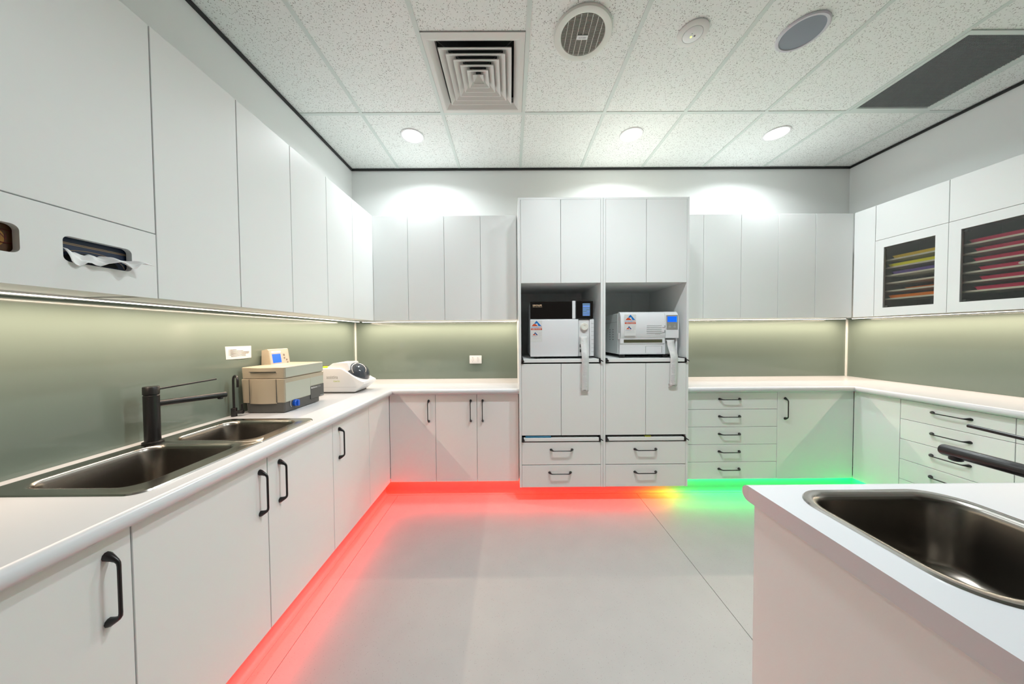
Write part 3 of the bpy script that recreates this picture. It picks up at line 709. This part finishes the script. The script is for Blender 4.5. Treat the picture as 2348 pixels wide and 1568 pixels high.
part('printer_mouth', MB().box(1.244, 1.314, yf - .004, yf + .02, 1.279, 1.292, .002), WPL, r)
ln = MB()
for k, (u0, u1) in enumerate(((1.082, 1.205), (1.082, 1.200), (1.082, 1.200), (1.082, 1.200), (1.082, 1.200))): ln.box(u0, u1, yf - .0215, yf - .0193, 1.342 + .0145 * k, 1.346 + .0145 * k)
ln.box(1.150, 1.19, yf - .0195, yf - .017, 1.331, 1.334)
part('printed_notice', ln, INKL, r)
for z in (1.395, 1.357): part('pictogram', MB().box(1.207, 1.229, yf - .0212, yf - .0190, z - .010, z - .007).box(1.224, 1.229, yf - .0212, yf - .0190, z - .007, z + .008), INK, r)
for fx in (X0 + .035, 1.26):
    for fy in (yf + .05, yf + .44): part('foot', MB().lathe(fx, fy, [(.022, zf), (.022, ZBB)], 14), BLKM, r)
service_sticker(r, X0 + .030, 1.417, yf - .0206, .90)

# paper print outs hanging from the two printers
def printout(x0, xs_, z0, z1, y0, wd, curl, label):
    mb = MB(); n = 26; vs = []; fs = []
    pts = [(x0, y0, z0), (x0, y0 - .008, z0 - .002), (x0, y0 - .014, z0 - .010)]
    for k in range(1, n):
        t = k / n; e = min(1, t / .38); e = e * e * (3 - 2 * e); pts.append((x0 + (xs_ - x0) * t, y0 - .014 + (TB - .022 - y0 + .014) * e, z0 - .010 + (z1 - z0 + .010) * t))
    ex, ey, ez = pts[-1]
    for k in range(1, 12):
        t = 2 * math.pi * k / 11 * .8; pts.append((ex, ey + .012 - .012 * math.cos(t) + (.004 if curl else 0), ez - .014 * math.sin(t)))
    loops = []
    for p in pts: vs += [p, (p[0] + wd, p[1], p[2] + .002)]
    for k in range(len(pts) - 1): fs.append((2 * k, 2 * k + 1, 2 * k + 3, 2 * k + 2))
    mb.add(vs, fs)
    o = solo('paper_printout', mb, PAPER, label, 'paper strip', 'autoclave print outs', smooth=60)
    md = o.modifiers.new('thick', 'SOLIDIFY'); md.thickness = .0004; md.offset = 0
    ln = MB(); random.seed(int(x0 * 100))
    for k in range(1, n):
        if k % 6 == 0: continue
        q = pts[k + 2]; q2 = pts[min(k + 3, n + 1)]
        for s_ in (.2, .7):
            z = q[2] + (q2[2] - q[2]) * s_; yy = q[1] + (q2[1] - q[1]) * s_ - .0009; xx = q[0] + (q2[0] - q[0]) * s_
            u = .006 + random.random() * .012; wv = wd - .010 - random.random() * .02
            ln.box(xx + u, xx + max(u + .008, wv), yy, yy + .0005, z - .0012, z + .0014)
    part('print', ln, mat('thermal_print', (.62, .62, .64), .7), o)
printout(.552, .548, 1.318, .885, 2.388, .055, 0, 'long narrow print out hanging from the black topped autoclave')
printout(1.246, 1.236, 1.286, .918, 2.392, .058, 1, 'narrow curling print out hanging from the all white autoclave')

# ================================================================== SINKS AND TAPS
def rim_faces(o):
    o.data.materials.append(RIMST); zo = wloc(o).z
    for p in o.data.polygons:
        if p.center.z + zo > ZC - .006: p.material_index = 1
def bowl(mb, outer, orad, hole, hr, depth, z=ZC):
    x0, x1, y0, y1 = hole
    lo = [(rr(*outer, orad), z + .0005), (rr(outer[0] + .002, outer[1] - .002, outer[2] + .002, outer[3] - .002, orad), z + .004)]
    n = 10
    lo = [(rr(*outer, orad, n), z + .0003), (rr(outer[0] + .003, outer[1] - .003, outer[2] + .003, outer[3] - .003, [max(.0005, q - .003) for q in orad], n), z + .0045)]
    lo += [(rr(x0 - .012, x1 + .012, y0 - .012, y1 + .012, hr + .012, n), z + .0042)]
    for k, dz in ((-.004, .0022), (0, -.004), (.003, -.014)): lo.append((rr(x0 + k, x1 - k, y0 + k, y1 - k, hr, n), z + dz))
    for k in range(0, 6):
        t = k / 5; a = .012 + .03 * (1 - math.cos(t * math.pi / 2)) ** 1.0; zz = z - depth + .03 - .03 * math.sin(t * math.pi / 2)
        lo.append((rr(x0 + a, x1 - a, y0 + a, y1 - a, max(.03, hr - a * .3), n), zz))
    mb.rings([[(a, b, zz) for a, b in l] for l, zz in lo], False, False)
    # floor of the bowl falls to the drain
    l = lo[-1][0]; cx, cy = (x0 + x1) / 2, (y0 + y1) / 2; m = len(l)
    dr_ = [(cx + .045 * math.cos(math.atan2(b - cy, a - cx)), cy + .045 * math.sin(math.atan2(b - cy, a - cx))) for a, b in l]
    mb.rings([[(a, b, z - depth) for a, b in l], [(a, b, z - depth - .004) for a, b in dr_]], False, True)
    return (cx, cy, z - depth - .004)
r = root('double_sink', (-1.265, 1.195, ZC - .20), 'stainless steel double bowl sink set in the left worktop', 'sink')
for nm, o_, orad, h_ in (('bowl', (-1.500, -1.030, .815, 1.228), [.045, .045, .0006, .0006], (-1.440, -1.100, .862, 1.200)), ('bowl', (-1.500, -1.030, 1.228, 1.574), [.0006, .0006, .045, .045], (-1.440, -1.100, 1.256, 1.530))):
    mb = MB(); c_ = bowl(mb, o_, orad, h_, .055, .175); bo = part(nm, mb, STEEL, r, 50); rim_faces(bo)
    part('drain', MB().lathe(c_[0], c_[1], [(.040, c_[2] + .0005), (.040, c_[2] + .003), (.030, c_[2] + .002), (.026, c_[2] - .0)], 28), RIMST, bo, 40)
r = root('single_sink', (.965, .63, ZC - .20), 'stainless steel single bowl sink in the island top', 'sink')
mb = MB(); c_ = bowl(mb, (.752, 1.172, .448, .812), [.085] * 4, (.776, 1.148, .472, .788), .075, .185); bo = part('bowl', mb, STEEL, r, 50); rim_faces(bo)
part('drain', MB().lathe(c_[0], c_[1], [(.040, c_[2] + .0005), (.040, c_[2] + .003), (.030, c_[2] + .002), (.026, c_[2])], 28), RIMST, bo, 40)

def tap(x, y, sd, ld, label, sl=.232, ll=.235):
    z = ZC + .0045; r = root('mixer_tap', (x, y, z), label, 'tap', 'matt black mixer taps')
    part('flange', MB().lathe(x, y, [(.031, z), (.031, z + .005), (.025, z + .008)], 32), BLKM, r, 40)
    part('body', MB().lathe(x, y, [(.0235, z + .005), (.0235, z + .194), (.0215, z + .196), (.0215, z + .199)], 32), BLKM, r, 40)
    part('cap', MB().lathe(x, y, [(.0215, z + .1985), (.0240, z + .200), (.0240, z + .229), (.0225, z + .231)], 32), BLKM, r, 40)
    zz = z + .158; s = Vector((sd[0], sd[1], 0)).normalized(); p0 = Vector((x, y, zz))
    sp = part('spout', MB().tube([p0 + s * .012, p0 + s * .10, p0 + s * (sl - .003), p0 + s * sl], [.0128, .0128, .0128, .0115], 20), BLKM, r, 40)
    q = p0 + s * (sl - .022)
    part('aerator', MB().lathe(q.x, q.y, [(.0105, zz - .008), (.0105, zz - .0165), (.008, zz - .0185)], 20), BLKM, sp, 40)
    l = Vector((ld[0], ld[1], 0)).normalized(); p0 = Vector((x, y, z + .217))
    part('lever', MB().tube([p0 + l * .018, p0 + l * .10 + Vector((0, 0, .004)), p0 + l * ll + Vector((0, 0, .010))], [.0042, .0040, .0040], 12), BLKM, r, 40)
tap(-1.474, 1.2225, (.50, .87), (.16, .985), 'matt black mixer tap behind the double sink')
tap(1.005, .445, (.02, 1.0), (-.03, 1.0), 'matt black mixer tap reaching over the island sink', sl=.245, ll=.20)
# slim filtered water tap
x, y, z = -1.519, 1.632, ZC + .0003
r = root('filter_tap', (x, y, z), 'slim black gooseneck filter tap beside the beige cleaner', 'tap')
part('base', MB().lathe(x, y, [(.0135, z), (.0135, z + .045), (.012, z + .046)], 24), BLKM, r, 40)
gp = [(x, y, z + .04), (x, y, z + .195)] + [(x + .024 - .024 * math.cos(t), y - .013 + .013 * math.cos(t), z + .195 + .030 * math.sin(t)) for t in [math.pi * k / 12 for k in range(1, 13)]] + [(x + .048, y - .026, z + .165)]
part('spout', MB().tube(gp, .0055, 12), BLKM, r, 40)
v = part('valve', MB().tube([(x + .008, y + .005, z + .022), (x + .040, y + .012, z + .022)], [.010, .010], 16), BLKM, r, 40)
part('lever', MB().tube([(x + .034, y + .011, z + .022), (x + .034, y + .011, z + .066)], [.0045, .0045], 10), BLKM, v, 40)

# ================================================================== ISLAND
IX0, IX1, IY0, IY1 = .676, 1.80, .10, .842
mb = MB(); deck(mb, [IX0, 1.25, IX1], [IY0, IY1], {(0, 0)}); cut_deck(mb, (IX0, 1.25, IY0, IY1), (.762, 1.162, .458, .802), .077)
mb.rings(nose(lambda a, b2, t: (t, IY1 + a, b2), IX0, IX1))
solo('worktop', mb, TOPM, 'white island worktop with the single sink in the right foreground', 'worktop', smooth=50)
r = root('island_cabinet', (1.23, .47, 0), 'white island bench side panel in the right foreground', 'cabinet')
part('side_panel', MB().box(.686, .704, .115, .832, 0, .855, .001), LAM, r)
part('side_panel', MB().box(1.772, 1.790, .115, .832, 0, .855, .001), LAM, r)
part('body', MB().box(.7045, 1.7715, .115, .812, .13, .69), CARC, r)
for d0, d1, hh in ((.706, 1.06, 1.01), (1.06, 1.415, 1.11), (1.415, 1.77, 1.46)):
    d = part('door', MB().box(d0 + G, d1 - G, .8125, .8305, .131, .852, .0012), LAM, r)
    inst('handle', HME, d, (hh, .8305, .716), (0, 0, math.pi))

# ================================================================== THINGS ON THE LEFT WORKTOP
# ultrasonic cleaner
z = ZC
r = root('ultrasonic_cleaner', (-1.405, 1.87, z), 'beige ultrasonic cleaner with blue drain knob and small screen', 'cleaner')
XA, XB, YA, YB = -1.528, -1.289, 1.695, 2.045
def tap_box(mb, x0, x1, y0, y1, z0, z1, e=.004, rad=.006):
    mb.rings([[(a, b, zz) for a, b in rr(x0 + i, x1 - i, y0 + i, y1 - i, rad, 3)] for i, zz in ((.0, z0), (e, z1 - .003), (e + .003, z1))])
    return mb
part('base', MB().rings([[(a, b, zz) for a, b in rr(x0, x1, y0, 2.005, .008, 3)] for x0, x1, y0, zz in ((-1.505, XB - .002, YA + .002, z + .004), (-1.512, XB - .001, YA + .001, z + .075))]), DGREY, r)
for fx in (-1.48, -1.31):
    for fy in (1.73, 1.97): part('foot', MB().lathe(fx, fy, [(.012, z), (.012, z + .006)], 12), BLKM, r)
part('body', tap_box(MB(), XA, XB, YA, YB, z + .060, z + .196, -.003), BEIGE, r, 40)
part('side_cover', MB().box(XB - .002, XB + .0025, YA + .006, 1.911, z + .062, z + .194, .001), BEIGE2, r)
part('side_cover', MB().box(XB - .002, XB + .0025, 1.9125, YB - .002, z + .1175, z + .194, .001), BEIGE2, r)
nb = part('name_plate', MB().box(XB - .004, XB + .003, 1.9125, YB, z + .033, z + .116, .001), DGREY, r)
text('BioSonic', .058, WPL, nb, (0, 1, 0), (0, 0, 1), (XB + .0034, 1.917, z + .099), .010, bold=.02)
text('UC125', .032, INKL, nb, (0, 1, 0), (0, 0, 1), (XB + .0034, 1.977, z + .099), .009)
part('name_underline', MB().box(XB + .003, XB + .0035, 2.005, 2.042, z + .038, z + .041), INKL, nb)
cv = [(XA + .045 + .150 * t, YA - .002 - .010 * math.sin(math.pi * t)) for t in [k / 12 for k in range(13)]]
part('front_cover', MB().rings([[(a, b, zz) for a, b in [(XA + .045, YA + .01)] + cv + [(XA + .195, YA + .01)]] for zz in (z + .055, z + .193)]), BEIGE, r, 40)
for sx in (XA + .0435, XA + .1955): part('seam', MB().box(sx - .0008, sx + .0008, YA - .0048, YA + .001, z + .061, z + .194), DGREY, r)
ld = part('lid', tap_box(MB(), XA + .001, XB + .002, YA - .001, YB - .004, z + .199, z + .262, -.002, .008), BEIGE, r, 40)
part('grip_painted_shadow', MB().box(XA + .050, XA + .194, YA - .012, YA - .001, z + .2345, z + .2375), DGREY, ld)  # dark strip painted in as the shadow below the lid grip
part('lid_side', MB().box(XB, XB + .005, YA + .006, YB - .008, z + .202, z + .258, .001), BEIGE2, ld)
cv = [(XA + .048 + .148 * t, YA - .002 - .017 * math.sin(math.pi * t)) for t in [k / 12 for k in range(13)]]
part('lid_handle', MB().rings([[(a, b, zz) for a, b in [(XA + .048, YA + .01)] + cv + [(XA + .196, YA + .01)]] for zz in (z + .238, z + .259)]), BEIGE, ld, 40)
kn = part('drain_knob', MB().rings([[(xx, 1.775 + rad * math.cos(2 * math.pi * j / 24), z + .042 + rad * .95 * math.sin(2 * math.pi * j / 24)) for j in range(24)] for xx, rad in ((XB - .002, .020), (XB + .012, .020), (XB + .016, .016))]), BLUEK, r, 40)
part('knob_grip', MB().box(XB + .014, XB + .026, 1.768, 1.782, z + .024, z + .060, .003), BLUEK, kn)
part('dial_mark', MB().tube([(XB + .0012, 1.738 + .018 * (1 - math.cos(t)), z + .044 + .026 * math.sin(t)) for t in [-.9 + 1.8 * k / 8 for k in range(9)]], .0013, 5), WPL, r)
# upright control head behind the lid
hd = MB(); prof = [(-1.545, z + .20), (-1.478, z + .20), (-1.500, z + .352), (-1.507, z + .357), (-1.540, z + .350)]
cp = part('control_head', hd.prism(prof, lambda a, b2, t: (a, t, b2), 1.848, 2.012), BEIGE, r)
def onhead(y0, y1, q0, q1, d): # patch on the sloping face, q along the slope 0..1
    A = Vector((-1.478, 0, z + .20)); B = Vector((-1.500, 0, z + .352)); nrm = Vector((.152, 0, .022)).normalized()
    P0 = A + (B - A) * q0; P1 = A + (B - A) * q1; return MB().rings([[(P0.x + nrm.x * e, y0, P0.z + nrm.z * e), (P0.x + nrm.x * e, y1, P0.z + nrm.z * e), (P1.x + nrm.x * e, y1, P1.z + nrm.z * e), (P1.x + nrm.x * e, y0, P1.z + nrm.z * e)] for e in (-.001, d)])
part('face_plate', onhead(1.852, 2.008, .03, .97, .001), mat('warm_grey_plate', (.50, .47, .40), .45), cp)
part('screen', onhead(1.870, 1.938, .46, .82, .0018), SCR, cp)
part('logo_strip', onhead(1.868, 1.945, .86, .95, .0016), PAPER, cp)
text('BioSonic', .022, INK, cp, (0, 1, 0), (-.02, 0, .15), (-1.4960, 1.890, z + .337), .004)
part('key_row', onhead(1.862, 2.004, .22, .38, .0016), DGREY, cp)
for y0, q0 in ((1.875, .34), (1.896, .34), (1.962, .60), (1.980, .52), (1.962, .74), (1.984, .40)): part('key', onhead(y0, y0 + .010, q0, q0 + .06, .0026), mat('taupe_key', (.22, .18, .15), .5) if q0 > .35 else BEIGE, cp)

# handpiece maintenance unit
r = root('handpiece_oiler', (-1.33, 2.38, z), 'white handpiece care unit with smoked domed lid', 'care unit')
Y0, Y1 = 2.265, 2.475
def extr(prof, y0, y1, bev=.006):
    mb = MB(); n = len(prof); cx = sum(p[0] for p in prof) / n; cz = sum(p[1] for p in prof) / n
    sc_ = lambda k: [(cx + (a - cx) * (1 - k), cz + (b - cz) * (1 - k)) for a, b in prof]
    return mb.rings([[(a, yy, b) for a, b in sc_(k)] for yy, k in ((y0, .05), (y0 + bev * .35, .015), (y0 + bev, 0), (y1 - bev, 0), (y1 - bev * .35, .015), (y1, .05))])
part('body', extr([(-1.51, z + .010), (-1.19, z + .010), (-1.135, z + .055), (-1.118, z + .070), (-1.122, z + .085), (-1.150, z + .098), (-1.285, z + .186), (-1.305, z + .192), (-1.51, z + .192)], Y0, Y1), WPL, r, 30)
part('foot_plate', MB().box(-1.50, -1.20, Y0 + .006, Y1 - .006, z, z + .011), DGREY, r)
part('joint_line', MB().box(-1.505, -1.178, Y0 - .0006, Y0 + .002, z + .046, z + .0475), INKL, r)
part('hump', extr([(-1.425, z + .188), (-1.37, z + .226), (-1.34, z + .231), (-1.255, z + .231), (-1.23, z + .175), (-1.28, z + .15)], Y0 + .022, Y1 - .022, .014), WPL, r, 40)
# dome on the slope
A, B = Vector((-1.300, 0, z + .186)), Vector((-1.142, 0, z + .090)); sl = (B - A).normalized(); nr = Vector((-sl.z, 0, sl.x)); nr = nr if nr.z > 0 else -nr
md_ = (A + B) / 2; hl = (B - A).length / 2; loops = []
for k in range(0, 9):
    t = math.pi / 2 * k / 8.001; rr_ = math.cos(t); hh = .082 * math.sin(t)
    loops.append([md_ + sl * (hl * rr_ * math.cos(2 * math.pi * j / 32)) + Vector((0, (Y0 + Y1) / 2 + (Y1 - Y0) / 2 * .86 * rr_ * math.sin(2 * math.pi * j / 32), 0)) + nr * (hh + .002) for j in range(32)])
part('dome_lid', MB().rings(loops, False, True), DOMEG, r, 60)
e1 = [md_ + sl * (hl * 1.05 * math.cos(2 * math.pi * j / 32)) + Vector((0, (Y0 + Y1) / 2 + (Y1 - Y0) / 2 * .92 * math.sin(2 * math.pi * j / 32), 0)) + nr * .003 for j in range(33)]
part('lid_rim', MB().tube(e1, .0035, 6), WPL, r, 60)
text('assistina', .086, MGREY, r, (1, 0, 0), (0, 0, 1), (-1.402, Y0 - .0006, z + .112), .024)
text('twin', .048, mat('lime_print', (.50, .60, .14), .5), r, (1, 0, 0), (0, 0, 1), (-1.350, Y0 - .0006, z + .086), .016)
part('badge', MB().box(-1.45, -1.405, Y0 + .02, Y0 + .05, z + .192, z + .204, .002), GREENP, r)
part('port', MB().box(-1.47, -1.40, Y0 + .05, Y0 + .08, z + .192, z + .210, .002), DGREY, r)

# notice on the splashback and double power outlet
xg = XL + .0072
r = root('paper_notice', (xg, 1.71, 1.21), 'small white typed notice taped to the splashback', 'notice')
part('sheet', MB().add([(xg, 1.628, 1.283), (xg, 1.632, 1.212), (xg + .002, 1.71, 1.210), (xg, 1.790, 1.211), (xg, 1.791, 1.282), (xg + .002, 1.71, 1.2825), (xg - .0004, 1.628, 1.283), (xg - .0004, 1.632, 1.212), (xg - .0004, 1.79, 1.211), (xg - .0004, 1.791, 1.282)], [(0, 1, 2, 5), (5, 2, 3, 4), (6, 9, 8, 7)]), PAPER, r)
ln = MB()
for k, (u0, u1) in enumerate(((1.656, 1.693), (1.656, 1.735), (1.656, 1.775), (1.656, 1.772), (1.656, 1.752), (1.660, 1.752))):
    zz = 1.264 - k * .0072; ln.box(xg + .0016, xg + .0024, u0, u1, zz - .0012, zz + .0014)
    if k < 5: ln.box(xg + .0008, xg + .0020, 1.648, 1.651, zz - .0010, zz + .0012)
part('typed_lines', ln, INK, r)
r = root('power_outlet', (-.354, D - .008, 1.05), 'white double power outlet on the far splashback', 'power outlet')
yw = D - .0130
part('plate', MB().box(-.414, -.294, yw - .010, yw, 1.052, 1.132, .003, 2), WPL, r, 40)
for cx in (-.383, -.329):
    part('switch', MB().box(cx - .007, cx + .007, yw - .014, yw - .009, 1.108, 1.124, .002), GWH, r)
    for dx, dz, an in ((-.008, .0, .5), (.008, .0, -.5), (0, -.016, 0)):
        c_, s_ = math.cos(an), math.sin(an)
        part('socket_pin_hole', MB().prism([(cx + dx + a * c_ - b2 * s_, 1.087 + dz + a * s_ + b2 * c_) for a, b2 in ((-.0011, -.0045), (.0011, -.0045), (.0011, .0045), (-.0011, .0045))], lambda a, b2, t: (a, t, b2), yw - .0104, yw - .0095), MGREY, r)

# ================================================================== CEILING FITTINGS
# square supply air diffuser
cx, cy = GX + .9, GY - .3
r = root('air_diffuser', (cx, cy, C), 'square white louvred air diffuser in the ceiling', 'air vent')
sq = lambda h, zz: [(cx - h, cy - h - (.012 if h > .28 else 0), zz), (cx + h, cy - h - (.012 if h > .28 else 0), zz), (cx + h, cy + h, zz), (cx - h, cy + h, zz)]
VENT = mat('vent_paint', (.70, .69, .66), .45)
part('frame', MB().rings([sq(.2865, C + .004), sq(.2865, C - .003), sq(.262, C - .0035), sq(.256, C - .001), sq(.226, C + .022), sq(.226, C + .060), sq(.2865, C + .060)], False, False), VENT, r)
part('duct', MB().rings([sq(.2265, C + .06), sq(.2265, C + .075)], False, True), DARK, r)
for h in (.211, .174, .137, .101, .066):
    part('louvre', MB().rings([sq(h - .047, C + .030), sq(h, C + .002), sq(h, C - .004), sq(h - .0025, C - .004), sq(h - .050, C + .030)], False, False), VENT, r)
part('louvre', MB().rings([sq(.033, C - .003), sq(.033, C - .000), sq(.001, C + .030)], False, True), VENT, r)
for sx in (-1, 1):
    for sy in (-1, 1): part('bracket', MB().tube([(cx + sx * .02, cy + sy * .02, C + .034), (cx + sx * .215, cy + sy * .215, C + .034)], .0022, 6), DGREY, r)
# round exhaust fan
cx, cy = .404, 1.672
r = root('exhaust_fan', (cx, cy, C), 'round slatted exhaust fan grille in the ceiling', 'exhaust fan')
part('rim', MB().lathe(cx, cy, [(.156, C + .003), (.157, C - .004), (.152, C - .011), (.135, C - .013), (.119, C - .010), (.117, C - .004), (.117, C + .02)], 56, False, False), mat('fan_white', (.74, .75, .70), .4), r, 40)
part('backing', MB().lathe(cx, cy, [(.1175, C + .004), (.001, C + .004)], 40, False, True), mat('fan_inside', (.06, .058, .05), .7), r)
mb = MB(); k = -.114
while k < .115:
    hw = math.sqrt(max(0, .1165 ** 2 - k * k)); mb.box(cx - hw, cx + hw, cy + k - .0009, cy + k + .0009, C - .008, C + .003); k += .0062
part('slats', mb, mat('fan_slat', (.42, .41, .36), .5), r, kind='stuff')
for q in (-.09, -.06, -.03, 0, .03, .06, .09):
    hw = math.sqrt(.1165 ** 2 - q * q); part('rib', MB().box(cx + q - .0010, cx + q + .0010, cy - hw, cy + hw, C - .0095, C - .002), MATS['fan_white'], r)
bd = part('name_badge', MB().box(cx - .029, cx + .029, cy - .004, cy + .021, C - .0125, C - .008, .001), WPL, r)
text('AIRFLOW', .042, INK, bd, (-1, 0, 0), (0, 1, 0), (cx + .021, cy + .004, C - .0127), .009, bold=.02)
# emergency light
cx, cy = 1.005, 1.669
r = root('emergency_light', (cx, cy, C), 'small round emergency light with green indicator', 'emergency light')
part('rim', MB().lathe(cx, cy, [(.078, C + .003), (.078, C - .003), (.070, C - .007), (.051, C - .009), (.050, C - .005)], 40, False, True), mat('emergency_white', (.72, .71, .69), .45), r, 40)
part('centre', MB().lathe(cx, cy, [(.049, C - .004), (.049, C - .009), (.040, C - .013), (.015, C - .017), (.001, C - .0175)], 36, False, True), WPL, r, 50)
part('indicator', MB().lathe(cx - .007, cy + .004, [(.0045, C - .016), (.0045, C - .019), (.001, C - .020)], 12), mat('lit_indicator', (.6, .9, .1), .4, emit=(.75, 1, .15), estr=2.5), r)
part('lens', MB().lathe(cx + .009, cy - .002, [(.0045, C - .015), (.0045, C - .0185)], 12), DGREY, r)
part('test_button', MB().lathe(cx - .010, cy - .012, [(.003, C - .012), (.003, C - .017)], 10), DGREY, r)
# ceiling speaker
cx, cy = 1.604, 1.668
r = root('ceiling_speaker', (cx, cy, C), 'round ceiling speaker with grey mesh face', 'speaker')
part('rim', MB().lathe(cx, cy, [(.112, C + .003), (.113, C - .003), (.108, C - .008), (.098, C - .008), (.095, C - .003)], 48, False, False), mat('speaker_rim', (.62, .61, .66), .4), r, 40)
part('mesh_face', MB().lathe(cx, cy, [(.096, C - .004), (.06, C - .006), (.001, C - .007)], 48, False, True), mat('speaker_mesh', (.26, .29, .34), .6, bump=(900, .6)), r, 60)
# return air grille
x0, x1, y0, y1 = GX + 3.6 + .013, GX + 4.2 - .013, GY - .6, GY - .013
r = root('return_air_grille', ((x0 + x1) / 2, (y0 + y1) / 2, C), 'dark honeycomb return air grille at the right of the ceiling', 'air vent')
part('frame', MB().rings([[(a, b, zz) for a, b in rr(x0 + e, x1 - e, y0 + e, y1 - e, .001, 1)] for e, zz in ((0, C + .006), (0, C - .003), (.024, C - .003), (.028, C + .004), (.028, C + .02))], False, False), GRID, r)
part('backing', MB().box(x0 + .028, x1 - .028, y0 + .028, y1 - .028, C + .034, C + .036), DARK, r)
HEX = mat('grille_grey', (.24, .26, .26), .5)
mb = MB(); s_ = .0058; hx, hy = s_ * math.sqrt(3), s_ * 1.5; zz0, zz1 = C + .001, C + .014; row = 0; yy = y0 + .03
while yy < y1 - .03:
    xx = x0 + .03 + (hx / 2 if row % 2 else 0)
    while xx < x1 - .03:
        P = [(xx + s_ * math.cos(math.pi / 6 + math.pi / 3 * j), yy + s_ * math.sin(math.pi / 6 + math.pi / 3 * j)) for j in range(6)]
        k = len(mb.v)
        for j in (2, 3, 4):
            a, b = P[j], P[(j + 1) % 6]; nx, ny = (b[1] - a[1]), -(b[0] - a[0]); l_ = math.hypot(nx, ny); nx, ny = nx / l_ * .0011, ny / l_ * .0011
            k = len(mb.v); mb.v += [(a[0] - nx, a[1] - ny, zz0), (b[0] - nx, b[1] - ny, zz0), (b[0] + nx, b[1] + ny, zz0), (a[0] + nx, a[1] + ny, zz0), (a[0] - nx, a[1] - ny, zz1), (b[0] - nx, b[1] - ny, zz1), (b[0] + nx, b[1] + ny, zz1), (a[0] + nx, a[1] + ny, zz1)]
            mb.f += [(k, k + 3, k + 2, k + 1), (k, k + 1, k + 5, k + 4), (k + 2, k + 3, k + 7, k + 6)]
        xx += hx
    yy += hy; row += 1
part('honeycomb', mb, HEX, r, kind='stuff')
